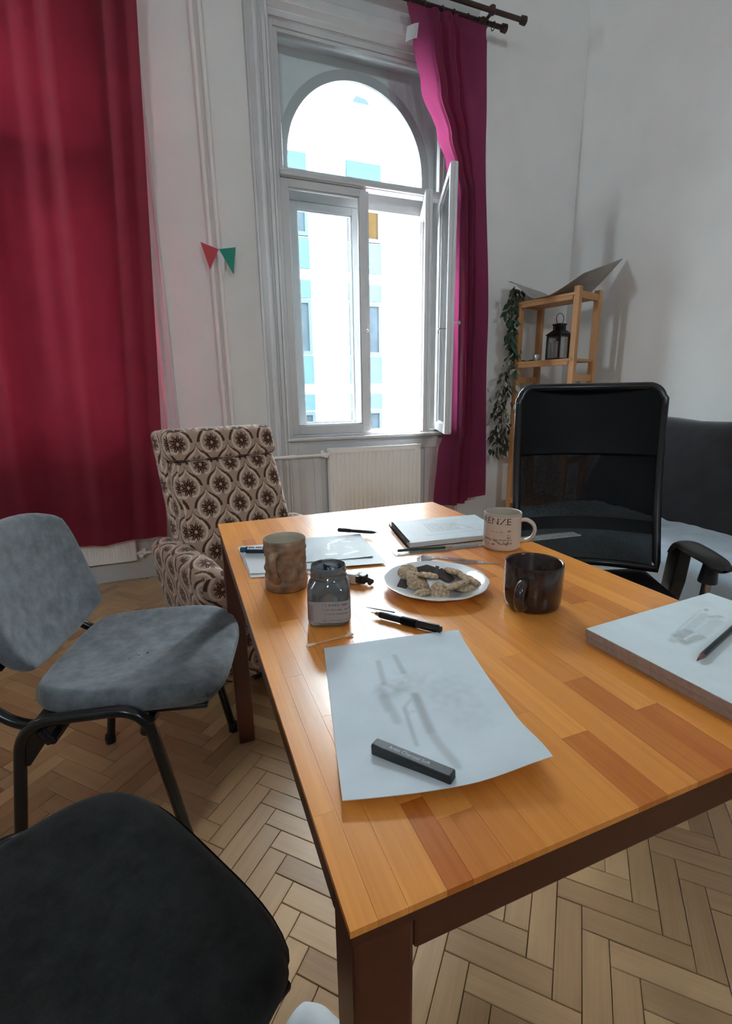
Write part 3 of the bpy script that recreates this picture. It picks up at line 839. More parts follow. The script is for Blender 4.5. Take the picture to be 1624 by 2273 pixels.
# ---- curtain over the open window, pushed aside by the leaf
def curtain_open():
    zt, zb = 3.345, 0.315
    kl = [(0.315, 1.735), (0.70, 1.765), (0.85, 1.815), (2.40, 1.815), (2.55, 1.755), (2.70, 1.685), (2.93, 1.57), (3.15, 1.515), (3.345, 1.485)]
    kr = [(0.315, 2.165), (1.5, 2.12), (2.8, 2.05), (3.345, 2.03)]
    def fn(u, v):
        z = zt + (zb-zt)*v
        if v > 0.93: z += 0.035*sm(0.45, 1.0, 1-u)*sm(0.93, 1.0, v)*(1.0) - 0.02*sm(0.93, 1, v)*u
        xl, xr = lerp_keys(kl, z), lerp_keys(kr, z)
        # u: 0 = wall-side edge, 1 = leading edge.  wide flat panel, then tight pleats, then the leading flap
        ua = lerp_keys([(0, 0.0), (0.28, 0.40), (0.70, 0.72), (1.0, 1.0)], u)
        amp = 0.052*sm(0.20, 0.36, u)*(1 - sm(0.66, 0.80, u))
        ph = 2*PI*3.0*(u-0.26)/0.46
        y = W - 0.145 - amp*math.sin(ph) - 0.012*math.sin(2*PI*1.3*u + 2*v)
        x = xr + (xl-xr)*ua + 0.018*amp/0.052*math.cos(ph)
        flap = sm(0.72, 1.0, u)
        y += flap*(0.035 - 0.06*sm(2.2, 2.6, z)*0.5)
        y += 0.004*math.sin(9*v + 20*u)
        if v < 0.02: y = W - 0.12 + (y - W + 0.12)*0.6
        return (x, y, z)
    c = MB().grid(150, 110, fn).build('curtain', M['curtain'], smooth=True, angle=180)
    tag(c, 'wine red curtain bunched behind the open casement leaf, edge glowing pink', 'curtain')
    p = fn(0.985, 0.055)
    t = MB().slab(6, 6, lambda u, v: (p[0]-0.055+0.075*u + 0.01*v, p[1]-0.012-0.01*math.sin(3*u), p[2]-0.045+0.075*v+0.035*u), 0.002)
    t.build('white_tape', M['paint'], c, label='crumpled white tape stuck to the curtain top')
    return c
curtain_open()
def curtain_closed():
    zt, zb = 3.345, 0.295
    def fn(u, v):
        z = zt + (zb-zt)*v
        xl = -1.62 + 0.02*v; xr = 0.025 - 0.165*v
        x = xl + (xr-xl)*u
        d = 1 - 0.55*v
        y = W - 0.15 - d*(0.034*math.sin(2*PI*4.1*u + 0.9) + 0.020*math.sin(2*PI*7.7*u + 1.0 + 0.6*v) + 0.010*math.sin(2*PI*13*u + 2))
        y -= 0.02*sm(0.6, 1, v)
        x += 0.012*d*math.cos(2*PI*4.1*u + 0.9)
        if v > 0.97: z += 0.006*math.sin(2*PI*2.3*u)
        return (x, y, z)
    c = MB().grid(170, 80, fn).build('curtain', M['curtain2'], smooth=True, angle=180)
    return tag(c, 'broad closed wine red curtain hanging beside the patterned armchair', 'curtain')
curtain_closed()

# ---- bunting
bt = empty('bunting', (0.30, W-0.055, 1.98)); tag(bt, 'short string of red, white and green paper pennants on the heating pipes', 'bunting')
M['redpaper'] = plain('red_paper', (0.50, 0.055, 0.07), 0.7, var=0.05)
M['whitepaper2'] = plain('white_pennant_paper', (0.75, 0.73, 0.74), 0.7)
M['greenpaper'] = plain('green_paper', (0.012, 0.24, 0.17), 0.7, var=0.05)
def pennant(pts, mat, y0):
    b = MB().prism(pts, y0, y0+0.0006, 'y'); return b.build('pennant', mat, bt)
pennant([(-0.088, 0.005), (0.010, -0.025), (-0.048, -0.138)], M['redpaper'], -0.004)
pennant([(-0.006, -0.022), (0.045, -0.045), (0.028, -0.165)], M['whitepaper2'], -0.001)
pennant([(0.013, -0.024), (0.108, -0.006), (0.085, -0.155)], M['greenpaper'], -0.004)
MB().tube([(-0.09, -0.001, 0.006), (0.012, -0.001, -0.023), (0.11, -0.001, -0.005)], 0.0012, 6).build('string', M['whitepaper2'], bt)

# ================================================================== TABLE
TX0, TX1, TY0, TY1, TZ = 0.076, 0.811, 0.243, 1.452, 0.740
tb = empty('dining_table', ((TX0+TX1)/2, (TY0+TY1)/2, 0)); tag(tb, 'varnished orange pine table covered with drawing things', 'table')
ox, oy = tb.location.x, tb.location.y
core = MB().box(TX0+0.002-ox, TX1-0.002-ox, TY0+0.002-oy, TY1-0.002-oy, TZ-0.018, TZ-0.006)
top = core.build('tabletop', M['tableleg'], tb, uv='y', tone=0.45)
SE = [TX0, 0.0975, 0.122, 0.155, 0.178, 0.216, 0.250, 0.285, 0.320, 0.355, 0.392, 0.433, 0.472, 0.507, 0.545, 0.584, 0.622, 0.660, 0.698, 0.736, 0.774, TX1]
RS = random.Random(21)
first = {0: 0.344, 3: 0.328, 4: 0.300, 9: 0.339, 11: 0.420, 12: 0.344, 16: 0.60, 5: 0.43, 8: 0.39, 10: 0.50}
dark_at = {(3, 0): 0.12, (9, 0): 0.20, (11, 0): 0.24, (12, 0): 0.15, (16, 1): 0.22, (4, 0): 0.34, (5, 0): 0.42, (17, 0): 0.40, (2, 2): 0.35, (8, 2): 0.42, (14, 2): 0.30, (6, 3): 0.33}
for i in range(len(SE)-1):
    y = TY0; k = 0
    L = first[i]-TY0 if i in first else RS.uniform(0.15, 0.5)
    while y < TY1 - 1e-4:
        y1 = min(TY1, y + L)
        if TY1 - y1 < 0.1: y1 = TY1
        m_ = MB().box(SE[i] - ox + 0.00012, SE[i+1] - ox - 0.00012, y - oy + 0.00012, y1 - oy - 0.00012, TZ-0.0065, TZ)
        tone = dark_at.get((i, k), RS.gauss(0.66, 0.09))
        m_.build('stave', M['stave'], top, uv='y', tone=min(0.96, max(0.08, tone)))
        y = y1; k += 1; L = RS.uniform(0.25, 0.55)
LG = 0.050
for x in (TX0+0.003, TX1-0.003-LG):
    for y in (TY0+0.003, TY1-0.003-LG):
        MB().box(x-ox, x+LG-ox, y-oy, y+LG-oy, 0, TZ-0.018).build('leg', M['tableleg'], tb, uv='z', bevel=0.004, tone=RS.uniform(0.4, 0.7))
for a in ((TX0+0.053, TX1-0.053, TY0+0.004, TY0+0.026, 'x'), (TX0+0.053, TX1-0.053, TY1-0.026, TY1-0.004, 'x'), (TX0+0.004, TX0+0.026, TY0+0.053, TY1-0.053, 'y'), (TX1-0.026, TX1-0.004, TY0+0.053, TY1-0.053, 'y')):
    MB().box(a[0]-ox, a[1]-ox, a[2]-oy, a[3]-oy, TZ-0.052, TZ-0.018).build('apron', M['tableleg'], tb, uv=a[4], bevel=0.003, tone=RS.uniform(0.35, 0.6))

# ================================================================== CHAIRS
def visitor_chair(loc, rz, label, cloth):
    c = empty('visitor_chair', loc, rz); tag(c, label, 'chair', 'grey upholstered visitor chairs')
    def seat_def(p):
        x, y, z = p
        tx = x/0.216; ty = y/0.230
        # superellipse outline, narrower towards the back
        sq = 1 - 0.10*max(0, -tx)
        y *= sq
        r4 = (abs(tx)**4 + abs(ty)**4)**(1/4)
        rm = max(abs(tx), abs(ty))
        if r4 > 1e-6:
            k = 1 + (rm/r4 - 1)*0.8*min(1, rm**2)
            x *= k; y *= k
        top_ = 1 if z > 0 else 0.4
        z += (-0.030*max(0, tx-0.35)**2*2.0 - 0.012*(1 - min(1, tx*tx + ty*ty))*0.6)*top_ + 0.010*abs(ty)**3*top_
        return Vector((x, y, z))
    MB().rbox((0.022, 0, 0.455), (0.216, 0.230, 0.028), 0.024, 4, 14, seat_def).build('seat', cloth, c, smooth=True, angle=60)
    sp_ = MB().rbox((0.02, 0, 0.4225), (0.185, 0.205, 0.006), 0.004, 2, 4)
    sp_.build('seat_shell', M['blackplastic'], c, smooth=True)
    def back_def(p):
        x, y, z = p     # panel in y (width), z (height), x thin
        ty, tz = y/0.214, z/0.165
        r4 = (abs(ty)**3.0 + abs(tz)**3.0)**(1/3.0); rm = max(abs(ty), abs(tz))
        if r4 > 1e-6:
            k = 1 + (rm/r4 - 1)*0.9*min(1, rm**2); y *= k; z *= k
        y *= 1 - 0.06*tz
        x += 0.028*(ty**2) - 0.02*(1-tz*tz)*0.5
        return Vector((x - 0.24*z, y, z))
    MB().rbox((-0.236, 0, 0.668), (0.026, 0.214, 0.165), 0.022, 4, 14, back_def).build('backrest', cloth, c, smooth=True, angle=60)
    TR = 0.0125
    for s_ in (-1, 1):
        y = s_*0.250
        path = rounded([(-0.235, y + s_*0.008, 0.0), (-0.165, y, 0.452), (0.085, y, 0.464), (0.165, y + s_*0.008, 0.0)], [0.07, 0.07], 8)
        MB().tube(path, TR, 14).build('side_frame', M['blacksteel'], c, smooth=True)
        for fx in (-0.235, 0.165):
            MB().lathe([(0.0, 0.0), (0.016, 0.001), (0.017, 0.02), (0.014, 0.03)], 14, (fx, y + s_*0.008, 0.0)).build('foot_cap', M['blackplastic'], c, smooth=True)
        b = MB().tube(rounded([(-0.10, s_*0.215, 0.418), (-0.185, s_*0.215, 0.420), (-0.262, s_*0.205, 0.475), (-0.285, s_*0.19, 0.66)], [0.06, 0.06], 8), TR*0.96, 12)
        b.build('back_tube', M['blacksteel'], c, smooth=True)
        g = MB().prism([(-0.168, 0.425), (-0.09, 0.445), (-0.16, 0.35), (-0.184, 0.35)], y-0.004, y+0.004, 'y')
        g.build('gusset', M['blacksteel'], c)
    for x in (-0.11, 0.08):
        MB().tube([(x, -0.250, 0.405), (x, 0.250, 0.405)], 0.011, 12).build('cross_bar', M['blacksteel'], c, smooth=True)
        for s_ in (-1, 1):
            MB().tube([(x, s_*0.248, 0.402), (x*1.15, s_*0.250, 0.435)], 0.012, 10).build('bar_bracket', M['blacksteel'], c, smooth=True)
    MB().rbox((-0.315, 0, 0.672), (0.006, 0.185, 0.135), 0.005, 2, 8, lambda p: Vector((p[0] + 0.028*(p[1]/0.214)**2 - 0.24*p[2]+0.036, p[1], p[2]))).build('back_shell', M['blackplastic'], c, smooth=True)
    return c
visitor_chair((-0.155, 1.27, 0), math.radians(-14), 'grey fabric chair with black tube frame, crumbs on its seat, beside the patterned armchair', M['greyseat'])
visitor_chair((-0.222, 0.497, 0), math.radians(30.5), 'grey fabric chair with painted-in shade pulled up at the table corner beside the near leg', M['shadeseat'])

# crumbs on the first seat
cr = MB()
rc = random.Random(4)
for k in range(9):
    a = rc.uniform(0, 6.28); d = abs(rc.gauss(0, 0.03))
    x, y = -0.165 + d*math.cos(a), 1.20 + 1.3*d*math.sin(a)
    cr.rbox((x, y, 0.4755), (0.004*rc.uniform(0.5, 1.2), 0.003*rc.uniform(0.5, 1.2), 0.0012), 0.001, 1, 1)
M['crumb'] = plain('black_crumbs', (0.008, 0.008, 0.01), 0.8)
o = cr.build('charcoal_crumbs', M['crumb']); tag(o, 'tiny black charcoal crumbs on the grey seat', 'crumbs', kind='stuff')

# ---- patterned armchair
ac = empty('armchair', (0.248, 1.895, 0), math.radians(20)); tag(ac, 'brown and cream ogee patterned upholstered armchair behind the table', 'armchair')
MB().rbox((0, 0.01, 0.20), (0.245, 0.245, 0.10), 0.02, 3, 6).build('base', M['moquette'], ac, smooth=True)
MB().rbox((0, -0.01, 0.355), (0.225, 0.235, 0.065), 0.045, 4, 10, lambda p: Vector((p[0], p[1], p[2] + (0.02*(1-(p[0]/0.225)**2) if p[2] > 0 else 0)))).build('seat_cushion', M['moquette'], ac, smooth=True)
for s_ in (-1, 1):
    def arm_def(p, s_=s_):
        x, y, z = p
        t = (z+0.24)/0.48
        x = x*(1 + 0.06*t) + s_*0.012*t
        x -= s_*0.035*(1-t)
        y = y*(0.93 + 0.07*t)
        z -= 0.028*sm(0.10, 0.27, -y)*t
        return Vector((x, y, z))
    MB().rbox((s_*0.285, 0.0, 0.335), (0.058, 0.262, 0.235), 0.052, 5, 12, arm_def).build('armrest', M['moquette'], ac, smooth=True)
LEAN = 0.30
def lean(p, zc, yc):
    return Vector((p[0], p[1] + LEAN*(p[2] + zc - 0.40), p[2]))
def main_def(p):
    q = Vector(p); q.x *= 1 + 0.05*(-p[2]/0.24)
    if p[1] < 0: q.y -= 0.02*(1-(p[0]/0.25)**2)*math.cos(p[2]/0.25*1.3)
    return lean(q, 0.62, 0)
MB().rbox((0, 0.125, 0.62), (0.242, 0.062, 0.252), 0.04, 5, 12, main_def).build('back_cushion', M['moquette'], ac, smooth=True)
def head_def(p):
    q = Vector(p)
    if p[1] < 0: q.y -= 0.020*(1-(p[0]/0.25)**2)
    return lean(q, 0.925, 0)
MB().rbox((0, 0.127, 0.927), (0.243, 0.062, 0.063), 0.03, 5, 10, head_def).build('headrest', M['moquette'], ac, smooth=True)
MB().rbox((0, 0.205, 0.68), (0.250, 0.040, 0.305), 0.03, 4, 10, lambda p: lean(p, 0.68, 0)).build('back_shell', M['moquette'], ac, smooth=True)
for cx_, cy_ in ((-0.10, -0.10), (0.2, -0.2), (-0.2, 0.2), (0.2, 0.2)):
    cs = MB().tube([(cx_-0.012, cy_, 0.024), (cx_+0.012, cy_, 0.024)], 0.024, 18); cs.tube([(cx_, cy_+0.008, 0.03), (cx_, cy_+0.012, 0.105)], 0.009, 10)
    cs.rbox((cx_, cy_+0.006, 0.045), (0.02, 0.018, 0.012), 0.008, 2, 2)
    cs.build('castor', M['blackplastic'], ac, smooth=True)

# ---- black office chair
FD = Vector((-0.5, -0.866, 0))
oc = empty('office_chair', (1.255, 1.125, 0), math.atan2(-0.5, 0.866)); tag(oc, 'black high-back office chair with net backrest behind the table', 'office chair')
# local: -y is the facing direction, +x viewer's right
oc.rotation_euler = (0, 0, math.atan2(-0.5, 0.866))
TILT = 0.20
def oback(z):  # y of back centre line at height z
    return 0.155 + TILT*(z-0.50) + 0.03*math.sin((z-0.50)*5.0)
def outline(zz):  # half width of the back
    if zz > 1.085: 
        t = (zz-1.085)/0.045; return 0.238 - 0.045*(1-math.sqrt(max(0, 1-t*t)))
    return 0.238 + 0.006*math.sin((zz-0.5)*3)
def ob(u, v, z0, z1, dy=0.0, shrink=0.0):
    z = z0 + (z1-z0)*v; hw = outline(z) - shrink
    x = -hw + 2*hw*u
    return (x, oback(z) - 0.03*(1-(x/0.24)**2)*-1.0*0.6 + 0.045*(x/0.24)**2*-1.0 + dy, z)
netm = MB().grid(20, 34, lambda u, v: ob(u, v, 0.50, 0.90, 0, 0.012), lambda u, v: (-0.24+0.48*u, 0, 0.5+0.4*v)).build('net_back', M['net'], oc, smooth=True)
hd_ = MB()
nu, nv = 24, 14
fr_ = [ob(i/nu, j/nv, 0.885, 1.13, -0.014) for j in range(nv+1) for i in range(nu+1)]
bk_ = [ob(i/nu, j/nv, 0.885, 1.13, 0.016) for j in range(nv+1) for i in range(nu+1)]
n_ = len(fr_)
fs = [(j*(nu+1)+i, j*(nu+1)+i+1, (j+1)*(nu+1)+i+1, (j+1)*(nu+1)+i) for j in range(nv) for i in range(nu)]
fs2 = [tuple(n_+k for k in reversed(f)) for f in fs]
rim = [i for i in range(nu+1)] + [j*(nu+1)+nu for j in range(1, nv+1)] + [nv*(nu+1)+i for i in range(nu-1, -1, -1)] + [j*(nu+1) for j in range(nv-1, 0, -1)]
fs3 = [(rim[k], n_+rim[k], n_+rim[(k+1) % len(rim)], rim[(k+1) % len(rim)]) for k in range(len(rim))]
hd_.add(fr_ + bk_, fs + fs2 + fs3)
hd_.build('head_panel', M['leather'], oc, smooth=True, bevel=0.01, bseg=3, angle=50)
ring = [ob(0, v/24, 0.50, 1.085) for v in range(25)]
ring2 = [ob(1, v/24, 0.50, 1.085) for v in range(25)]
arcp = []
for k in range(1, 12):
    z = 1.085; 
topz = [ob(0, 1, 1.085, 1.085 + 0.044*math.sin(PI/2*k/8)) for k in range(1, 9)]
topz2 = [ob(1, 1, 1.085, 1.085 + 0.044*math.sin(PI/2*k/8)) for k in range(8, 0, -1)]
bott = [ob(u/10, 0, 0.50, 0.5) for u in range(9, 0, -1)]
MB().tube(ring + topz + topz2 + list(reversed(ring2)) + bott, 0.014, 12, closed=True).build('back_frame', M['blacksteel'], oc, smooth=True)
band = MB().grid(20, 3, lambda u, v: ob(u, v, 0.615, 0.66, -0.004, 0.01)).build('back_band', M['leather'], oc, smooth=True)
MB().rbox((0, -0.03, 0.43), (0.235, 0.225, 0.04), 0.04, 4, 8, lambda p: Vector((p[0], p[1], p[2] + 0.02*(p[0]/0.245)**2 - 0.02*sm(-0.12, -0.24, p[1])))).build('seat', M['leather'], oc, smooth=True)
MB().tube(rounded([(0, 0.05, 0.40), (0, 0.165, 0.40), (0, 0.172, 0.50)], 0.06), 0.02, 10).build('back_bar', M['blacksteel'], oc, smooth=True)
for s_ in (-1, 1):
    def pad(u, v, s_=s_):
        a = 2*PI*u; y = 0.10 - 0.29*v
        w_ = 0.040*(0.75 + 0.35*math.sin(PI*min(1, v*1.05)))
        drop = 0.05*sm(0.30, 0.0, v)**2 + 0.012*sm(0.8, 1.0, v)
        e = 0.25 if v in (0.0, 1.0) else 1.0
        return (s_*0.285 + w_*e*math.cos(a), y, 0.618 - drop + 0.014*e*math.sin(a))
    MB().grid(20, 18, pad).build('arm_pad', M['blackplastic'], oc, smooth=True)
    MB().prism([(0.105, 0.57), (0.07, 0.60), (0.03, 0.605), (0.045, 0.48), (0.07, 0.40), (0.13, 0.40), (0.115, 0.50)], s_*0.285-0.022, s_*0.285+0.022, 'x').build('arm_strut', M['blackplastic'], oc, bevel=0.006)
    MB().tube([(s_*0.285, -0.10, 0.40), (s_*0.285, -0.115, 0.56)], 0.013, 14).build('arm_post', M['chrome'], oc, smooth=True)
    MB().tube([(s_*0.285, -0.114, 0.545), (s_*0.285, -0.117, 0.60)], [0.026, 0.020], 14).build('arm_collar', M['blackplastic'], oc, smooth=True)
    MB().tube(rounded([(s_*0.285, -0.10, 0.41), (s_*0.285, -0.09, 0.39), (s_*0.10, 0.0, 0.395)], 0.02), 0.012, 10).build('arm_bracket', M['blacksteel'], oc, smooth=True)
MB().tube([(0, 0, 0.08), (0, 0, 0.24), (0, 0, 0.241), (0, 0, 0.41)], [0.026, 0.026, 0.016, 0.016], 16).build('gas_lift', M['blacksteel'], oc, smooth=True)
MB().box(-0.09, 0.09, -0.07, 0.09, 0.385, 0.418).build('tilt_mechanism', M['blacksteel'], oc, bevel=0.006)
for k in range(5):
    a = 2*PI*k/5 + 0.3
    sp = MB().tube([(0.02*math.cos(a), 0.02*math.sin(a), 0.105), (0.29*math.cos(a), 0.29*math.sin(a), 0.075)], [0.026, 0.016], 10); sp.build('base_spoke', M['blackplastic'], oc, smooth=True)
    cx_, cy_ = 0.29*math.cos(a), 0.29*math.sin(a)
    cs = MB().tube([(cx_-0.014*math.sin(a), cy_+0.014*math.cos(a), 0.028), (cx_+0.014*math.sin(a), cy_-0.014*math.cos(a), 0.028)], 0.028, 18); cs.tube([(cx_, cy_, 0.03), (cx_, cy_, 0.078)], 0.008, 8)
    cs.build('castor', M['blackplastic'], oc, smooth=True)

# ---- sofa and its throw
so = empty('sofa', (2.3, 1.25, 0)); tag(so, 'charcoal fold-out sofa against the bare wall', 'sofa')
SL = 1.08
MB().rbox((-0.12, 0, 0.30), (0.365, SL-0.02, 0.135), 0.05, 4, 10).build('seat_mattress', M['sofa'], so, smooth=True)
def sofa_back(p):
    return Vector((p[0] + 0.58*(p[2]+0.28) - 0.03, p[1], p[2] + 0.012*math.sin(p[1]*9) * (1 if p[2] > 0.2 else 0)))
MB().rbox((0.12, 0, 0.675), (0.075, SL, 0.282), 0.06, 5, 14, sofa_back).build('back_cushion', M['sofa'], so, smooth=True)
MB().box(-0.44, 0.33, -SL+0.06, SL-0.06, 0.10, 0.17).build('frame', M['blackplastic'], so, bevel=0.01)
for x in (-0.40, 0.28):
    for y in (-SL+0.12, SL-0.12):
        MB().tube([(x, y, 0), (x, y, 0.12)], [0.02, 0.026], 14).build('leg', M['blackplastic'], so, smooth=True)
def wr(x, y):
    return (0.012*mnoise.noise(Vector((x*2.2, y*6.0, 1.3))) + 0.010*mnoise.noise(Vector((x*6+y*3, y*13, 4.1))) + 0.006*mnoise.noise(Vector((x*15, y*22+x*8, 7.7))))
def throw(u, v):
    y = 0.12 + 2.24*v
    L = 0.70 + 0.32
    s_ = u*L
    e = 0.05*sm(0.90, 1.0, v)
    if s_ < 0.52:  # on the seat, from the back towards the front edge
        x = 2.335 - s_; z = 0.447
    elif s_ < 0.58:
        a = (s_-0.52)/0.06*PI/2; x = 1.815 - 0.040*math.sin(a); z = 0.447 - 0.040*(1-math.cos(a))
    else:
        x = 1.775 - 0.03*(s_-0.58) + 0.012*math.sin(y*14)*(s_-0.58)*4; z = 0.407 - (s_-0.58)
    if v > 0.93:
        t = (v-0.93)/0.07
        y = 0.12 + 2.24*0.93 + 0.06*math.sin(t*PI/2); z -= 0.30*max(0, t-0.5)**1.0*2*0.35 + 0.03*t*t
        if x < 1.9: x += 0.10*t*t*sm(1.95, 1.78, x)
    z += wr(x, y)*(1 if s_ < 0.5 else 0.5) + 0.012
    return (x, y, max(0.10, z))
th = MB().grid(90, 150, throw).build('throw_blanket', M['throw'], smooth=True, angle=180)
tag(th, 'crumpled blue grey throw spread over the sofa seat', 'blanket')

# ================================================================== SHELF UNIT
sa = math.radians(17)
sh = empty('pine_shelf', (2.50, 2.59, 0), sa); tag(sh, 'bare pine open shelf unit standing in the room corner', 'shelf')
SWD, SDP = 0.47, 0.30     # width along local y, depth along local x
for y in (0.0, SWD-0.036):
    for x in (0.0, SDP-0.036):
        MB().box(x, x+0.04, y, y+0.04, 0, 1.79).build('post', M['shelfpine'], sh, uv='z', bevel=0.003, tone=R.uniform(0.45, 0.8))
    for z in (0.10, 0.62, 1.19, 1.72):
        MB().box(0.04, SDP-0.036, y+0.008, y+0.03, z, z+0.045).build('rung', M['shelfpine'], sh, uv='x', bevel=0.002, tone=R.uniform(0.3, 0.6))
for z in (0.30, 0.86, 1.322, 1.735):
    b = MB().box(-0.004, SDP+0.004, 0.012, SWD-0.012, z, z+0.018)
    b.box(-0.004, 0.014, 0.042, SWD-0.04, z-0.025, z)
    b.build('board', M['shelfpine'], sh, uv='y', bevel=0.002, tone=R.uniform(0.5, 0.75))
MS = Matrix.Translation((2.50, 2.59, 0)) @ Matrix.Rotation(sa, 4, 'Z')
def on_shelf(x, y, z): return MS @ Vector((x, y, z))
# lantern
lp = on_shelf(0.13, 0.20, 1.340)
la = empty('lantern', lp, sa - 0.15); tag(la, 'small black metal lantern holding a white candle on the shelf', 'lantern')
M['blackmetal'] = plain('black_metal', (0.012, 0.013, 0.016), 0.4, var=0.1)
fr = MB().box(-0.058, 0.058, -0.058, 0.058, 0.0, 0.014)
for x in (-0.052, 0.052):
    for y in (-0.052, 0.052): fr.box(x-0.006, x+0.006, y-0.006, y+0.006, 0.014, 0.165)
fr.box(-0.058, 0.058, -0.058, 0.058, 0.160, 0.172)
fr.build('frame', M['blackmetal'], la, bevel=0.001)
rf = MB().add([(-0.066,-0.066,0.172),(0.066,-0.066,0.172),(0.066,0.066,0.172),(-0.066,0.066,0.172),(-0.03,-0.03,0.205),(0.03,-0.03,0.205),(0.03,0.03,0.205),(-0.03,0.03,0.205)],
              [(3,2,1,0),(4,5,6,7),(0,1,5,4),(1,2,6,5),(2,3,7,6),(3,0,4,7)])
rf.build('roof', M['blackmetal'], la)
ch = MB()
for x in (-0.026, -0.009, 0.009, 0.026):
    for y in (-0.026, 0.026): ch.box(x-0.005, x+0.005, y-0.002, y+0.002, 0.205, 0.238)
    ch.box(-0.028, -0.024, x-0.005, x+0.005, 0.205, 0.238); ch.box(0.024, 0.028, x-0.005, x+0.005, 0.205, 0.238)
ch.box(-0.034, 0.034, -0.034, 0.034, 0.236, 0.246)
ch.build('chimney', M['blackmetal'], la)
MB().tube([(0.038*math.cos(2*PI*k/24), 0.0, 0.278 + 0.038*math.sin(2*PI*k/24)) for k in range(24)], 0.0022, 8, closed=True).build('handle_ring', M['blackmetal'], la, smooth=True)
for s_ in (-1, 1):
    MB().box(-0.046, 0.046, s_*0.050-0.001, s_*0.050+0.001, 0.014, 0.160).build('pane', M['pane'], la)
    MB().box(s_*0.050-0.001, s_*0.050+0.001, -0.046, 0.046, 0.014, 0.160).build('pane', M['pane'], la)
M['wax'] = plain('white_wax', (0.80, 0.77, 0.76), 0.5)
cd = MB().lathe([(0, 0.014), (0.036, 0.014), (0.037, 0.016), (0.037, 0.125), (0.034, 0.128), (0, 0.122)], 28); cd.tube([(0, 0, 0.12), (0.002, 0, 0.136)], 0.0015, 6)
cd.build('candle', M['wax'], la, smooth=True)
# small glass and paper on the same board
gp = on_shelf(0.09, 0.345, 1.340)
g = MB().lathe([(0.0, 0.0), (0.022, 0.0), (0.026, 0.05), (0.0235, 0.05), (0.020, 0.006), (0.0, 0.006)], 24)
g = g.build('tealight_glass', M['clear'], smooth=True); g.location = gp; tag(g, 'tiny clear tealight glass beside the lantern', 'glass')
pp = on_shelf(0.10, 0.42, 1.3405)
g = MB().slab(10, 4, lambda u, v: (-0.06+0.12*v, -0.07+0.14*u, 0.004 + 0.012*(u-0.4)**2*4), 0.001).build('paper_scrap', M['rodwood'])
g.location = pp; g.rotation_euler = (0, 0, sa); tag(g, 'curled brown paper scrap lying on the lantern shelf', 'paper')
bp = on_shelf(0.20, 0.07, 0.878)
g = empty('bottle', bp); tag(g, 'clear bottle with a dark stopper on the lower shelf', 'bottle')
MB().lathe([(0, 0), (0.036, 0), (0.038, 0.01), (0.038, 0.22), (0.014, 0.29), (0.014, 0.33), (0.012, 0.33), (0.012, 0.292), (0.034, 0.218), (0.034, 0.012), (0, 0.012)], 28).build('body', M['clear'], g, smooth=True)
MB().lathe([(0, 0.322), (0.0125, 0.322), (0.016, 0.332), (0.016, 0.358), (0.0, 0.36)], 18).build('stopper', M['rodwood'], g, smooth=True)
# curled poster on top
M['posterback'] = plain('grey_brown_poster', (0.34, 0.30, 0.27), 0.45, var=0.2, vscale=6)
def poster(u, v):
    s_ = u*0.62 - 0.26           # along the unit: far end .. beyond the near end
    d = v*0.40 - 0.05
    t = (s_+0.26)/0.62
    y = 0.47 - (0.62*t)*0.92 + 0.05
    z = 1.7545 + 0.115*sm(0.42, 0.0, t)**1.4 + 0.245*max(0, (t-0.55)/0.45)**1.25*(0.35 + 0.65*v)
    z += 0.028*(1-v)*sm(0.4, 0, t)
    x = d + 0.02*math.sin(4*t) + 0.10*max(0, (t-0.55)/0.45)*v
    return on_shelf(x, y, z)
g = MB().slab(40, 14, poster, 0.0012).build('curled_poster', M['posterback'], smooth=True, angle=60); tag(g, 'curled grey brown sheet lying on top of the pine shelf', 'poster')
# leaf garland hanging down the shelf's free post
M['leafg'] = plain('dark_green_leaf', (0.035, 0.085, 0.045), 0.5, var=0.35)
M['leafs'] = plain('silver_green_leaf', (0.42, 0.44, 0.37), 0.6, var=0.3)
M['leafd'] = plain('olive_leaf', (0.055, 0.065, 0.035), 0.55, var=0.3)
ga = empty('leaf_garland', on_shelf(-0.03, 0.46, 0.70)); tag(ga, 'green and silvery artificial leaf garland hanging down the pine shelf', 'garland')
gl0 = Vector(ga.location)
def gpath(t):
    z = 1.86 - 1.16*t
    p = on_shelf(-0.035 + 0.012*math.sin(7*t), 0.475 + 0.05*t + 0.015*math.sin(11*t), z) - gl0
    return p
MB().tube([gpath(k/40) for k in range(41)], 0.003, 6).build('stem', M['leafd'], ga, smooth=True)
def leaf_mesh(mat, L, wd):
    vs = [(0, 0, 0), (-wd*0.7, L*0.3, 0.002), (0, L*0.32, -0.004), (wd*0.7, L*0.3, 0.002), (-wd, L*0.55, 0.002), (0, L*0.6, -0.006), (wd, L*0.55, 0.002), (0, L, -0.012)]
    b = MB().add(vs, [(0, 2, 1), (0, 3, 2), (1, 2, 5, 4), (2, 3, 6, 5), (4, 5, 7), (5, 6, 7)])
    return b.mesh('leaf', mat)
LM = {k: leaf_mesh(M[m], l, w_) for k, m, l, w_ in (('g', 'leafg', 0.062, 0.015), ('s', 'leafs', 0.050, 0.014), ('d', 'leafd', 0.066, 0.016))}
RL = random.Random(11)
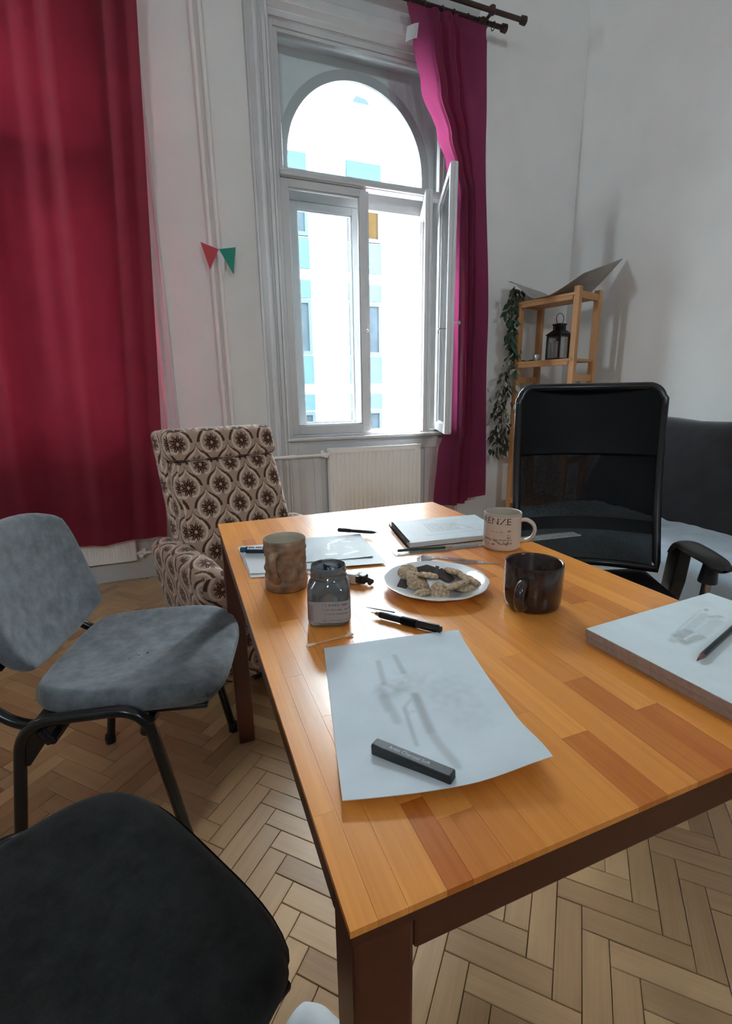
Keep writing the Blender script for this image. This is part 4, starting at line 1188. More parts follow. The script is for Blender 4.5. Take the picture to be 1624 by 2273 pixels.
for k in range(270):
    t = (k + RL.random())/270
    if 0.0 <= t < 0.07: kind = 'd'
    elif t < 0.42: kind = 'g' if RL.random() < 0.75 else 's'
    elif t < 0.84: kind = 's' if RL.random() < 0.62 else 'd'
    else: kind = 'd' if RL.random() < 0.8 else 'g'
    o = place('leaf', LM[kind], ga)
    p = gpath(t); sprd = 0.030 + 0.035*(t > 0.5) + 0.03*(t > 0.84)
    o.location = p + Vector((RL.gauss(0, sprd*0.6), max(-0.08, min(0.05, RL.gauss(-0.01, sprd*0.6))), RL.gauss(0, 0.02)))
    o.rotation_euler = (RL.uniform(-2.2, -0.5), RL.uniform(-0.8, 0.8), RL.uniform(0, 2*PI))
    sc_ = RL.uniform(0.8, 1.4); o.scale = (sc_, sc_, sc_)

# ================================================================== THINGS ON THE TABLE
def at(px, py, z):
    """photo pixel -> point on the level z (the surface the thing lies on)"""
    c = Vector((px - IW/2, -(py - IH/2), -F_PX)); d = Vector((AX.dot(c), AY.dot(c), AZ.dot(c)))
    t = (z - CAM_Z)/d.z
    return Vector((0, 0, CAM_Z)) + d*t
T0 = TZ + 0.0004
def cylinder_between(mb, a, b, r, seg=14): return mb.tube([a, b], r, seg)
def stick(name, a, b, z, label, cat, parts, group=None):
    """a thing lying along a-b (table coordinates); parts: list of (name, material, [(t, r)...])"""
    a, b = Vector((a[0], a[1], 0)), Vector((b[0], b[1], 0)); d = b-a
    e = empty(name, (a.x, a.y, z), math.atan2(d.y, d.x)); tag(e, label, cat, group)
    L = d.length
    for nm, mat, prof, seg in parts:
        rmax = max(r for p in parts for _, r in p[2])
        MB().tube([(t*L, 0, rmax) for t, r in prof], [max(r, 1e-4) for t, r in prof], seg).build(nm, mat, e, smooth=seg > 8, angle=35)
    return e

# ---- papers
M['drawpaper'] = ink_mat('drawing_paper', (0.66, 0.735, 0.80), (0.16, 0.17, 0.17))
def drawing_ink(x, y):
    v = 0.0
    for a, b, r, s_ in (((0.2285, 0.557), (0.2155, 0.506), 0.0045, 0.5), ((0.2565, 0.562), (0.2500, 0.519), 0.0045, 0.5),
                        ((0.2415, 0.468), (0.2275, 0.402), 0.0062, 0.75), ((0.2275, 0.402), (0.2235, 0.345), 0.0058, 0.55), ((0.2235, 0.345), (0.2225, 0.338), 0.0045, 0.5),
                        ((0.2035, 0.480), (0.2010, 0.455), 0.0075, 0.55), ((0.2030, 0.455), (0.2000, 0.432), 0.006, 0.45), ((0.2180, 0.450), (0.2030, 0.388), 0.0030, 0.55),
                        ((0.2330, 0.462), (0.2195, 0.452), 0.0025, 0.4), ((0.2195, 0.452), (0.2175, 0.438), 0.0025, 0.4), ((0.2330, 0.440), (0.2230, 0.441), 0.002, 0.35)):
        d, t = seg_d((x, y), a, b)
        v = max(v, 0.62*s_*(1 - sm(r*0.25, r*1.5, d)))
    def blob(cx, cy, rx, ry, s_): return s_*max(0, 1 - ((x-cx)/rx)**2 - ((y-cy)/ry)**2)
    n = 0.6 + 0.8*mnoise.noise(Vector((x*90, y*90, 2.0)))
    v += blob(0.222, 0.490, 0.032, 0.022, 0.42)*n + blob(0.285, 0.445, 0.05, 0.075, 0.16)*n + blob(0.16, 0.37, 0.03, 0.03, 0.10)*n + blob(0.25, 0.51, 0.03, 0.03, 0.15)*n
    w = blob(0.238, 0.508, 0.016, 0.012, 1.0)*max(0, mnoise.noise(Vector((x*260, y*260, 9.0))))
    return max(0, min(1, v - 0.7*w))
def sheet_fn(u, v):
    # u: across (0 = side towards the chairs), v: 0 far edge .. 1 near edge
    P00, P10, P01, P11 = Vector((0.167, 0.620, 0)), Vector((0.379, 0.588, 0)), Vector((0.104, 0.343, 0)), Vector((0.309, 0.304, 0))
    p = P00*(1-u)*(1-v) + P10*u*(1-v) + P01*(1-u)*v + P11*u*v
    p.z = T0 + 0.0012 + 0.010*sm(0.72, 1.0, v)*(0.75 + 0.5*u) + 0.007*sm(0.55, 1.0, u)*sm(0.3, 1, v) + 0.004*sm(0.12, 0.0, v)*(0.4+0.6*u)
    nrm = Vector((0.10, -0.06*math.sin(PI*u), 0))
    p.y -= 0.010*math.sin(PI*u)*(v - 0.25)
    return p
mb = MB().slab(120, 150, sheet_fn, 0.0006)
ink = [drawing_ink(p[0], p[1]) if k < 121*151 else 0.0 for k, p in enumerate(mb.v)]
o = mb.build('drawing_sheet', M['drawpaper'], smooth=True, angle=60, attrs={'ink': ink})
tag(o, 'white drawing sheet with a smudged pencil study under the black charcoal stick', 'paper')

M['whitepaper'] = plain('white_paper', (0.74, 0.77, 0.80), 0.75, var=0.02)
M['greycard'] = ink_mat('grey_toned_paper', (0.30, 0.35, 0.38), (0.85, 0.87, 0.88), rough=0.45)
def quad_sheet(c00, c10, c01, c11, z, nu=10, nv=10, curl=0.0, th=0.0006):
    P = [Vector((c[0], c[1], z)) for c in (c00, c10, c01, c11)]
    def fn(u, v):
        p = P[0]*(1-u)*(1-v) + P[1]*u*(1-v) + P[2]*(1-u)*v + P[3]*u*v
        p.z += curl*(abs(u-0.5)*2)**3
        return p
    return MB().slab(nu, nv, fn, th), fn
q, _ = quad_sheet((0.105, 1.188), (0.300, 1.178), (0.106, 0.960), (0.265, 0.925), T0+0.0012)
tag(q.build('paper_sheet', M['whitepaper']), 'white paper sheet lowest in the pile under the relief mug', 'paper')
q, _ = quad_sheet((0.112, 1.183), (0.310, 1.172), (0.108, 0.978), (0.270, 0.940), T0+0.0024, curl=0.002)
tag(q.build('paper_sheet', M['whitepaper']), 'white paper sheet beneath the dark blue marker', 'paper')
q, _ = quad_sheet((0.240, 1.185), (0.424, 1.150), (0.215, 0.955), (0.401, 0.921), T0+0.0045)
tag(q.build('grey_paper', M['greycard'], attrs={'ink': [0.0]*len(q.v)}), 'plain grey toned paper beneath the sheet with white marks', 'paper')
q, gfn = quad_sheet((0.205, 1.190), (0.424, 1.153), (0.200, 1.000), (0.388, 0.968), T0+0.0062, 90, 80, 0.0015)
def white_marks(u, v):
    x, y = u*90, v*80
    best = 0
    for a, b, r in (((50, 30), (47, 48), 1.6), ((51, 27), (60, 20), 2.2), ((60, 19), (70, 14), 1.8), ((66, 22), (74, 26), 1.3), ((43, 62), (52, 62), 3.0), ((60, 66), (76, 60), 1.9), ((66, 44), (72, 46), 1.4), ((56, 48), (57, 49), 1.0), ((44, 40), (47, 44), 0.7), ((54, 18), (66, 12), 1.0), ((54, 32), (56, 37), 0.7)):
        d, t = seg_d((x, y), a, b)
        d += 0.8*mnoise.noise(Vector((x*0.6, y*0.6, 3)))
        best = max(best, 1 - sm(r*0.7, r*1.1, d))
    return best
ink = [white_marks((k % 91)/90, (k//91)/80) if k < 91*81 else 0.0 for k in range(len(q.v))]
tag(q.build('toned_drawing', M['greycard'], attrs={'ink': ink}), 'grey toned paper with white highlight marks behind the jar', 'paper')

# ---- relief mug
M['stonew'] = plain('brown_stoneware', (0.27, 0.165, 0.105), 0.38, var=0.45, vscale=45, bmp=0.5, bscale=90)
M['cream'] = plain('cream_glaze_inside', (0.44, 0.39, 0.31), 0.35, var=0.05)
sm_c = at(635, 1300, TZ); 
st = empty('relief_mug', (0.168, 0.888, T0)); tag(st, 'brown stoneware mug with moulded relief beside the open jar', 'mug')
def st_shape(a, r, z):
    if r < 0.0375 or z < 0.004 or z > 0.099: return r
    rel = 0.0
    if 0.022 < z < 0.074:
        rel = 0.0045*max(-0.5, mnoise.noise(Vector((math.cos(a)*2.6, math.sin(a)*2.6, z*55)))) + 0.0010*math.sin(a*9)*sm(0.02, 0.03, z)*sm(0.076, 0.066, z)
    return r + rel
prof = [(0, 0), (0.040, 0), (0.0418, 0.003)] + [(0.0416, 0.010), (0.0424, 0.013), (0.0424, 0.016), (0.041, 0.019)]
prof += [(0.0400 + 0.0006*math.sin(k), 0.022 + k*0.0026) for k in range(21)]
prof += [(0.0408, 0.078), (0.0424, 0.081), (0.0424, 0.085), (0.0408, 0.088), (0.0414, 0.094), (0.0412, 0.100)]
MB().lathe(prof + [(0.0395, 0.1015)], 72, shape=st_shape, cap=False).build('body', M['stonew'], st, smooth=True, angle=60)
MB().lathe([(0.0395, 0.1014), (0.0385, 0.100), (0.0375, 0.092), (0.037, 0.02), (0.034, 0.014), (0, 0.013)], 48, cap=False).build('inside', M['cream'], st, smooth=True)
ha = math.radians(-126)
hp_ = [(0.036, 0.078), (0.048, 0.082), (0.060, 0.079), (0.0630, 0.062), (0.057, 0.045), (0.049, 0.030), (0.038, 0.024)]
hpts = rounded([(r*math.cos(ha), r*math.sin(ha), z) for r, z in hp_], 0.008, 4)
MB().tube(hpts, [0.0085 - 0.002*abs(k/len(hpts)-0.4) for k in range(len(hpts))], 12).build('handle', M['stonew'], st, smooth=True)

# ---- jar
M['charcoalfill'] = plain('grey_charcoal_powder', (0.075, 0.080, 0.090), 0.9, var=0.4, vscale=40)
M['jarlabel'] = ink_mat('jar_label_paper', (0.36, 0.33, 0.34), (0.10, 0.09, 0.10), rough=0.6)
ja = empty('glass_jar', (0.206, 0.717, T0), math.radians(-20)); tag(ja, 'open smeared glass jar with paper label holding charcoal powder', 'jar')
def sq(n):
    def f(a, r, z):
        m = 1 - sm(0.058, 0.076, z)
        k = (abs(math.cos(a))**n + abs(math.sin(a))**n)**(-1.0/n)
        return r*(1 + (k-1)*m)
    return f
jo = [(0.030, 0.0), (0.0345, 0.003), (0.0355, 0.008), (0.0355, 0.060), (0.034, 0.068), (0.030, 0.0745), (0.0288, 0.077), (0.0305, 0.0785), (0.0305, 0.0805), (0.0288, 0.082), (0.0288, 0.086), (0.0303, 0.0875), (0.0303, 0.089), (0.0288, 0.0905), (0.0290, 0.096), (0.0280, 0.0975)]
ji = [(0.0270, 0.096), (0.0270, 0.076), (0.031, 0.067), (0.0328, 0.059), (0.0328, 0.008), (0.030, 0.005), (0, 0.005)]
MB().lathe([(0, 0)] + jo + ji, 64, shape=sq(4.5)).build('body', M['jarglass'], ja, smooth=True, angle=50)
MB().lathe([(0, 0.0055), (0.030, 0.0055), (0.0322, 0.009), (0.0322, 0.0585), (0.0302, 0.066), (0.024, 0.070), (0, 0.069)], 48, shape=sq(4.5)).build('charcoal_powder', M['charcoalfill'], ja, smooth=True, angle=60)
M['smear'] = None
def smear_mat():
    m, nt, bs = new_mat('black_charcoal_smears')
    out = nt.nodes['Material Output']
    put(nt, bs.inputs['Base Color'], (0.015, 0.016, 0.02)); bs.inputs['Roughness'].default_value = 0.8
    n = noise(nt, coords(nt), 85, 5, 0.65)
    f = mth(nt, 'MULTIPLY', mth(nt, 'GREATER_THAN', n, 0.53), 0.85)
    tp = nd(nt, 'ShaderNodeBsdfTransparent')
    mx = nd(nt, 'ShaderNodeMixShader', {0: f, 1: tp.outputs[0], 2: bs.outputs[0]}); nt.links.new(mx.outputs[0], out.inputs[0])
    return m
M['smear'] = smear_mat()
MB().lathe([(0.0266, 0.096), (0.0266, 0.076), (0.0305, 0.067), (0.0322, 0.0585)], 64, shape=sq(4.5), cap=False).build('charcoal_smears', M['smear'], ja, smooth=True)
# label on the two sides turned to the camera
lf = sq(4.5)
mb = MB()
NA, NZ = 110, 50
A0, A1 = math.radians(-165), math.radians(-15)
def labfn(u, v):
    a = A0 + (A1-A0)*u; z = 0.009 + 0.037*v
    r = lf(a, 0.0359, 0.03)
    return (r*math.cos(a), r*math.sin(a), z)
mb.grid(NA, NZ, labfn)
def lab_ink(k):
    u, v = (k % (NA+1))/NA, (k//(NA+1))/NZ
    if 0.10 < u < 0.26 and 0.08 < v < 0.86: return 0.75 if int(v*26) % 2 == 0 else 0.15
    if 0.40 < u < 0.86:
        for yy, h in ((0.84, 0.045), (0.62, 0.035), (0.42, 0.035), (0.10, 0.02)):
            if abs(v-yy) < h and mnoise.noise(Vector((u*60, yy*9, 1))) > -0.12: return 0.7
    return 0.08
mb.build('label', M['jarlabel'], ja, smooth=True, attrs={'ink': [lab_ink(k) for k in range(len(mb.v))]})

# ---- white mug with lettering
M['mugw'] = ink_mat('speckled_cream_glaze', (0.56, 0.47, 0.40), (0.12, 0.07, 0.045), rough=0.35, spec=0.5)
M['inkbrown'] = plain('brown_ink', (0.07, 0.045, 0.035), 0.5)
wm = empty('lettered_mug', (0.712, 0.925, T0)); tag(wm, 'cream mug with brown handwritten lettering standing by the sketchbook', 'mug')
R2 = 0.0445
mb = MB()
NA, NZ = 160, 70
prof = [(0, 0), (0.040, 0.0), (0.043, 0.003)] + [(R2, 0.006 + 0.083*k/NZ) for k in range(NZ+1)] + [(R2-0.0015, 0.091)]
mb.lathe(prof, NA, cap=False)
def mug_ink(p):
    a = math.degrees(math.atan2(p[1], p[0])); z = p[2]
    if math.hypot(p[0], p[1]) < R2-0.001: return 0
    n = mnoise.noise(Vector((p[0]*160, p[1]*160, z*160)))
    v = 0.0
    if a > 60: a -= 360
    if -205 < a < -95:
        if abs(z - 0.030) < 0.0009 + 0.0006*n: v = 0.8
        if 0.016 < z < 0.030 and n > 0.10 + (0.030-z)*6: v = max(v, 0.75)
        if 0.048 < z < 0.051 and -160 < a < -125 and n > -0.1: v = 0.5
        if 0.039 < z < 0.0415 and -175 < a < -140 and n > 0.0: v = 0.5
    if -112 < a < -101:
        for zz in (0.052, 0.042, 0.036):
            if abs(z-zz) < 0.0018 and n > -0.3: v = 0.8
    if z > 0.086: v = max(v, 0.35)
    return v
ink = [mug_ink(p) for p in mb.v]
mb.build('body', M['mugw'], wm, smooth=True, angle=60, attrs={'ink': ink})
MB().lathe([(R2-0.0015, 0.091), (R2-0.0035, 0.090), (R2-0.004, 0.085), (R2-0.0045, 0.012), (0.036, 0.008), (0, 0.007)], 64, cap=False).build('inside', M['cream'], wm, smooth=True)
me = text_mesh('FIRENZE', 0.0225, M['inkbrown'])
xs_ = [v.co.x for v in me.vertices]; wspan = max(xs_) - min(xs_)
for v in me.vertices:
    a = math.radians(-160) + (v.co.x/wspan)*math.radians(116)
    z = 0.0745 + v.co.y
    rr = R2 + 0.0003
    v.co = (rr*math.cos(a), rr*math.sin(a), z)
place('lettering', me, wm)
ha = math.radians(-46)
hp_ = [(0.040, 0.072), (0.056, 0.076), (0.073, 0.066), (0.077, 0.048), (0.069, 0.031), (0.055, 0.023), (0.041, 0.022)]
hv = rounded([(r, 0, z) for r, z in hp_], 0.012, 4)
hm = MB(); n_ = len(hv); vs = []; fs = []
for k, p in enumerate(hv):
    t = (hv[min(k+1, n_-1)] - hv[max(k-1, 0)]).normalized(); nr = Vector((t.z, 0, -t.x))
    for i in range(12):
        a = 2*PI*i/12
        q = p + nr*0.0042*math.cos(a) + Vector((0, 1, 0))*0.0105*math.sin(a)
        vs.append(Matrix.Rotation(ha, 3, 'Z') @ q)
for k in range(n_-1):
    for i in range(12): fs.append((k*12+i, k*12+(i+1) % 12, (k+1)*12+(i+1) % 12, (k+1)*12+i))
hm.add(vs, fs); hm.build('handle', M['mugw'], wm, smooth=True, attrs={'ink': [0.0]*len(vs)})

# ---- dark mug
M['mugd'] = plain('dark_brown_glaze', (0.030, 0.014, 0.012), 0.22, var=0.3, vscale=30, coat=0.3)
dmg = empty('dark_mug', (0.556, 0.628, T0)); tag(dmg, 'dark brown glazed mug standing alone beside the biscuit plate', 'mug')
MB().lathe([(0, 0), (0.041, 0), (0.046, 0.004), (0.0485, 0.014), (0.0495, 0.040), (0.0495, 0.079), (0.0488, 0.0815), (0.0470, 0.0815), (0.0455, 0.079), (0.0455, 0.012), (0.040, 0.006), (0, 0.006)], 72).build('body', M['mugd'], dmg, smooth=True, angle=60)
MB().lathe([(0, 0.030), (0.0452, 0.030)], 48, cap=False).build('coffee', plain('dregs', (0.012, 0.006, 0.004), 0.15), dmg, smooth=True)
ha = math.radians(-147)
hv = rounded([(r*math.cos(ha), r*math.sin(ha), z) for r, z in ((0.046, 0.058), (0.060, 0.060), (0.074, 0.050), (0.076, 0.032), (0.066, 0.018), (0.046, 0.016))], 0.012, 5)
MB().tube(hv, 0.0085, 14).build('handle', M['mugd'], dmg, smooth=True)

# ---- plate with biscuits and chocolate
M['china'] = plain('white_china', (0.74, 0.76, 0.78), 0.14)
PC = Vector((0.437, 0.765, T0)); PR = 0.102
def scal(a, r, z):
    return r*(1 + 0.018*(abs(math.cos(6*a))-0.5)*sm(0.06, 0.1, r)) if r > 0.06 else r
mb = MB().lathe([(0, 0.002), (0.052, 0.002), (0.055, 0.0), (0.060, 0.0005), (0.064, 0.004), (0.085, 0.010), (0.100, 0.0155), (PR, 0.0170), (PR, 0.0182), (0.099, 0.0180), (0.084, 0.0130), (0.066, 0.0085), (0.060, 0.0060), (0, 0.0060)], 96, shape=scal)
pl = mb.build('plate', M['china'], smooth=True, angle=60); pl.location = PC; tag(pl, 'white scalloped china plate holding oat biscuits and dark chocolate', 'plate')
M['bisc'] = plain('oat_biscuit', (0.50, 0.36, 0.24), 0.9, var=0.55, vscale=170, bmp=1.0, bscale=260)
M['choc'] = plain('dark_chocolate', (0.05, 0.034, 0.032), 0.35, var=0.2, vscale=50)
def biscuit_mesh(seed, rad):
    b = MB()
    def shp(a, r, z):
        n = mnoise.noise(Vector((math.cos(a)*1.5 + seed*3, math.sin(a)*1.5, seed)))
        n2 = mnoise.noise(Vector((math.cos(a)*5 + seed*3, math.sin(a)*5, seed + z*300)))
        return r*(1 + 0.22*n + 0.12*n2)
    prof = [(0, 0.0)] + [(rad*k, z) for k, z in ((0.6, 0.0), (0.93, 0.001), (1.0, 0.0035), (0.97, 0.0065), (0.88, 0.0085), (0.65, 0.0100), (0.35, 0.0108))] + [(0, 0.011)]
    b.lathe(prof, 34, shape=shp)
    b.v = [(x, y, z + 0.0030*mnoise.noise(Vector((x*190, y*190, seed))) if z > 0.005 else z) for x, y, z in b.v]
    return b.mesh('biscuit', M['bisc'], smooth=True, angle=80)
def drop(name, me, p, rot, label, cat, group):
    o = place(name, me); o.location = p; o.rotation_euler = rot
    return tag(o, label, cat, group)
BG = 'oat biscuits piled on the plate'
bz = T0 + 0.0068
for k, (px, py, dz, rad, rot, lab) in enumerate((
        (905, 1268, 0.006, 0.020, (0.25, -0.5, 0.3), 'small oat biscuit half hidden under the big one at the plate rim'),
        (922, 1287, 0.008, 0.027, (0.55, -0.25, 1.0), 'large rough oat biscuit leaning over a chocolate shard near the plate rim'),
        (950, 1277, 0.017, 0.019, (0.35, 0.15, 2.0), 'small oat biscuit lying on top of the pile against the chocolate'),
        (936, 1316, 0.000, 0.017, (0.35, -0.2, 4.0), 'broken oat biscuit piece lowest at the front of the pile'),
        (976, 1310, 0.003, 0.020, (0.9, -0.1, 5.5), 'oat biscuit piece standing on edge in the middle of the pile'),
        (1014, 1300, 0.009, 0.028, (0.6, 0.2, 3.1), 'large oat biscuit tilted towards the plate centre'),
        (1004, 1268, 0.006, 0.021, (0.3, -0.2, 2.6), 'oat biscuit touching the chocolate at the far side of the plate'),
        (1040, 1286, 0.006, 0.025, (0.3, 0.35, 0.6), 'oval oat biscuit resting on another beside the bare plate rim'),
        (1030, 1303, 0.000, 0.022, (0.1, 0.1, 1.6), 'oat biscuit lying flat underneath the large tilted one'))):
    p = at(px, py, bz + dz + 0.006); p.z = bz + dz
    drop('biscuit', biscuit_mesh(k+1, rad), p, rot, lab, 'biscuit', BG)
def shard(pts, th): return MB().prism(pts, 0, th, 'z').mesh('chocolate', M['choc'])
CG = 'dark chocolate shards on the plate'
for px, py, dz, pts, rot, lab in (
        (945, 1270, 0.006, [(-0.026, -0.012), (0.022, -0.016), (0.026, 0.010), (0.004, 0.020), (-0.024, 0.010)], (0.45, 0.05, -0.3), 'largest flat shard of dark chocolate at the far side of the pile'),
        (982, 1276, 0.006, [(-0.022, -0.010), (0.020, -0.012), (0.024, 0.006), (-0.010, 0.014)], (0.35, 0.3, -0.9), 'dark chocolate shard between two biscuits in the middle'),
        (968, 1268, 0.018, [(-0.014, -0.004), (0.014, -0.003), (0.014, 0.004), (-0.012, 0.004)], (0.2, -0.3, 0.9), 'narrow chocolate splinter lying across the larger shards'),
        (893, 1298, 0.002, [(-0.016, -0.009), (0.014, -0.010), (0.012, 0.010), (-0.014, 0.008)], (0.3, -0.35, 0.7), 'chocolate shard under the large rough biscuit by the rim')):
    p = at(px, py, bz + dz + 0.003); p.z = bz + dz
    drop('chocolate', shard(pts, 0.006), p, rot, lab, 'chocolate', CG)

# ---- sketchbook
M['sketch'] = ink_mat('sketchbook_page', (0.56, 0.64, 0.69), (0.20, 0.25, 0.27), rough=0.5)
M['pageedge'] = plain('page_edges', (0.66, 0.64, 0.62), 0.8, var=0.1, vscale=300)
M['coil'] = plain('dark_coil_wire', (0.03, 0.026, 0.028), 0.3, metal=0.6)
sa_ = math.atan2(-0.022, 0.272)
sk = empty('sketchbook', (0.4945, 1.006, T0), sa_ + 0.0); tag(sk, 'spiral-bound sketchbook open at a pencil drawing behind the lettered mug', 'sketchbook')
SKW, SKH = 0.275, 0.205
shr = 0.05
def skp(x, y, z): return (x + 0.12*y, y, z)
pb = MB().box(0.006, SKW, 0, SKH, 0.0012, 0.013); pb.v = [skp(*p) for p in pb.v]; pb.build('pages', M['pageedge'], sk)
cb = MB().box(0.004, SKW+0.001, -0.001, SKH+0.001, 0.0, 0.0014); cb.v = [skp(*p) for p in cb.v]; cb.build('back_cover', M['blackplastic'], sk)
def sk_ink(x, y):
    v = 0.0
    if 0.09 < x < 0.175 and 0.075 < y < 0.145: v = 0.25 + 0.25*mnoise.noise(Vector((x*150, y*60, 2)))
    for a, b, r in (((0.085, 0.15), (0.19, 0.15), 0.0012), ((0.085, 0.07), (0.085, 0.15), 0.001), ((0.085, 0.07), (0.2, 0.075), 0.001), ((0.17, 0.14), (0.21, 0.07), 0.0018), ((0.06, 0.045), (0.25, 0.05), 0.001), ((0.13, 0.17), (0.20, 0.165), 0.0012)):
        d, t = seg_d((x, y), a, b); v = max(v, 0.6*(1-sm(r*0.6, r*1.8, d)))
    return max(0, min(1, v))
pg = MB().slab(100, 76, lambda u, v: skp(0.006 + (SKW-0.006)*u, SKH*v, 0.0136 + 0.0006*math.sin(4*u)), 0.0005)
ink = []
for k in range(len(pg.v)):
    kk = k % (101*77); ink.append(sk_ink((SKW)*((kk % 101)/100), SKH*((kk//101)/76)))
pg.build('drawn_page', M['sketch'], sk, attrs={'ink': ink})
n_ = 26
for k in range(n_):
    y = 0.008 + (SKH-0.016)*k/(n_-1)
    pts = [skp(0.004 + 0.0075*math.cos(2*PI*i/14), y + 0.0016*math.sin(2*PI*i/14), 0.0078 + 0.0075*math.sin(2*PI*i/14)) for i in range(14)]
    MB().tube(pts, 0.0009, 6, closed=True).build('coil_loop', M['coil'], sk, smooth=True)

# ---- rulers, set square, pencil, pens
def clear_slab(name, poly, z, th, label, holes=None, ticks=None):
    b = MB().prism(poly, 0, th, 'z') if holes is None else None
    if holes is not None:
        b = MB(); n = len(poly)
        for zz, flip in ((0, True), (th, False)):
            pass
        vs = [(p[0], p[1], 0) for p in poly] + [(p[0], p[1], 0) for p in holes] + [(p[0], p[1], th) for p in poly] + [(p[0], p[1], th) for p in holes]
        fs = []
        for i in range(n):
            j = (i+1) % n
            fs += [(j, i, n+i, n+j), (2*n+i, 2*n+j, 3*n+j, 3*n+i), (i, j, 2*n+j, 2*n+i), (n+j, n+i, 3*n+i, 3*n+j)]
        b.add(vs, fs)
    e = empty(name, (poly[0][0], poly[0][1], z)); tag(e, label, 'ruler')
    b.v = [(p[0]-poly[0][0], p[1]-poly[0][1], p[2]) for p in b.v]
    b.build('blade', M['clear'], e, bevel=0.0004)
    if ticks:
        tkm = MB(); (a, c), m, inset = ticks
        a, c = Vector(a), Vector(c); d = c-a; nrm = Vector((-d.y, d.x)).normalized()*inset
        for k in range(m):
            p = a + d*(k+0.5)/m; ln_ = (0.006 if k % 10 == 0 else 0.004 if k % 5 == 0 else 0.0025)
            q = p + nrm.normalized()*ln_*(1 if inset > 0 else -1)
            w_ = d.normalized()*0.00025
            tkm.add([(p.x-w_.x-poly[0][0], p.y-w_.y-poly[0][1], th+0.0002), (p.x+w_.x-poly[0][0], p.y+w_.y-poly[0][1], th+0.0002), (q.x+w_.x-poly[0][0], q.y+w_.y-poly[0][1], th+0.0002), (q.x-w_.x-poly[0][0], q.y-w_.y-poly[0][1], th+0.0002)], [(0, 1, 2, 3)])
        tkm.build('scale_marks', M['inkbrown'], e)
    return e
clear_slab('ruler', [(0.445, 0.967), (0.9605, 0.917), (0.9635, 0.951), (0.448, 1.0015)], T0, 0.0025, 'long clear plastic ruler reaching past the table edge under the green pencil', ticks=(((0.448, 1.001), (0.963, 0.951)), 250, -1))
tri = [(0.440, 0.905), (0.640, 0.823), (0.506, 0.945)]
cen = Vector((sum(p[0] for p in tri)/3, sum(p[1] for p in tri)/3))
inn = [tuple(cen + (Vector(p)-cen)*0.45) for p in tri]
clear_slab('set_square', tri, T0, 0.002, 'clear plastic set square half under the biscuit plate', holes=inn, ticks=(((0.640, 0.823), (0.506, 0.945)), 90, 1))
M['pgreen'] = plain('dark_green_lacquer', (0.010, 0.045, 0.030), 0.3, var=0.1)
M['pwood'] = plain('sharpened_pencil_wood', (0.42, 0.26, 0.15), 0.7, var=0.1)
M['graphite'] = plain('graphite', (0.03, 0.03, 0.033), 0.4)
stick('pencil', (0.456, 0.983), (0.592, 0.956), T0+0.0027, 'dark green pencil lying on the long clear ruler', 'pencil', [
    ('barrel', M['pgreen'], [(0, 0.0034), (0.001, 0.0036), (0.86, 0.0036)], 6), ('point', M['pwood'], [(0.86, 0.0035), (0.965, 0.0012)], 10), ('lead', M['graphite'], [(0.962, 0.0012), (1.0, 0.0002)], 8)])
stick('ballpoint_pen', (0.374, 1.196), (0.464, 1.126), T0+0.0075, 'black ballpoint pen lying across the corner of the grey paper', 'pen', [
    ('barrel', M['blackplastic'], [(0, 0.002), (0.02, 0.0042), (0.5, 0.0046), (0.86, 0.0042), (0.95, 0.0022)], 14), ('tip', M['chrome'], [(0.94, 0.0022), (1.0, 0.0006)], 10), ('clip', M['blackplastic'], [(0.02, 0.0052), (0.03, 0.0056), (0.33, 0.0054), (0.34, 0.004)], 6)])
M['navy'] = plain('navy_marker_barrel', (0.012, 0.03, 0.055), 0.3, var=0.1)
M['teal'] = plain('teal_marker_end', (0.02, 0.12, 0.17), 0.35)
mk = stick('marker_pen', (0.106, 1.124), (0.246, 1.062), T0+0.0042, 'dark blue marker pen with white label band on the white sheets', 'marker', [
    ('end_plug', M['teal'], [(0, 0.0062), (0.005, 0.0066), (0.10, 0.0066)], 18), ('barrel', M['navy'], [(0.09, 0.0082), (0.10, 0.0086), (0.72, 0.0086), (0.74, 0.0080)], 20), ('cap', M['navy'], [(0.735, 0.0088), (0.97, 0.0086), (1.0, 0.0070)], 20)])
Lm = math.hypot(0.14, 0.062)
lb = MB().grid(12, 8, lambda u, v: (Lm*(0.12+0.24*u), -0.0088*math.sin(-0.15+1.3*v), 0.0088 + 0.0088*math.cos(-0.15+1.3*v)))
lb.build('label_band', M['whitepaper'], mk, smooth=True)
bx_ = MB()
for k in range(7): 
    if k != 3: bx_.grid(1, 3, lambda u, v, k=k: (Lm*(0.14+0.030*k+0.022*u), -0.0090*math.sin(0.3+0.4*v), 0.0088 + 0.0090*math.cos(0.3+0.4*v)))
bx_.build('label_print', M['navy'], mk)
# correction roller behind the jar
M['greyw'] = plain('grey_white_plastic', (0.52, 0.50, 0.50), 0.4)
ro = empty('correction_roller', (0.262, 0.890, T0), math.atan2(-0.053, 0.050)); tag(ro, 'pale grey plastic correction roller with black nozzle behind the jar', 'correction roller')
MB().rbox((0.022, 0, 0.0105), (0.042, 0.014, 0.0100), 0.004, 3, 4, lambda p: Vector((p[0], p[1]*(1-0.15*p[0]/0.042), p[2]))).build('body', M['greyw'], ro, smooth=True, angle=50)
nz = MB().rbox((0.072, 0, 0.0115), (0.009, 0.010, 0.0085), 0.003, 2, 2); nz.tube([(0.076, 0, 0.011), (0.092, 0, 0.009)], [0.0065, 0.004], 12)
nz.box(0.062, 0.070, -0.012, 0.012, 0.006, 0.019)
nz.build('nozzle', M['blackplastic'], ro, smooth=True)
MB().tube([(0.090, -0.006, 0.0065), (0.090, 0.006, 0.0065)], 0.0045, 14).build('wheel', M['blackplastic'], ro, smooth=True)
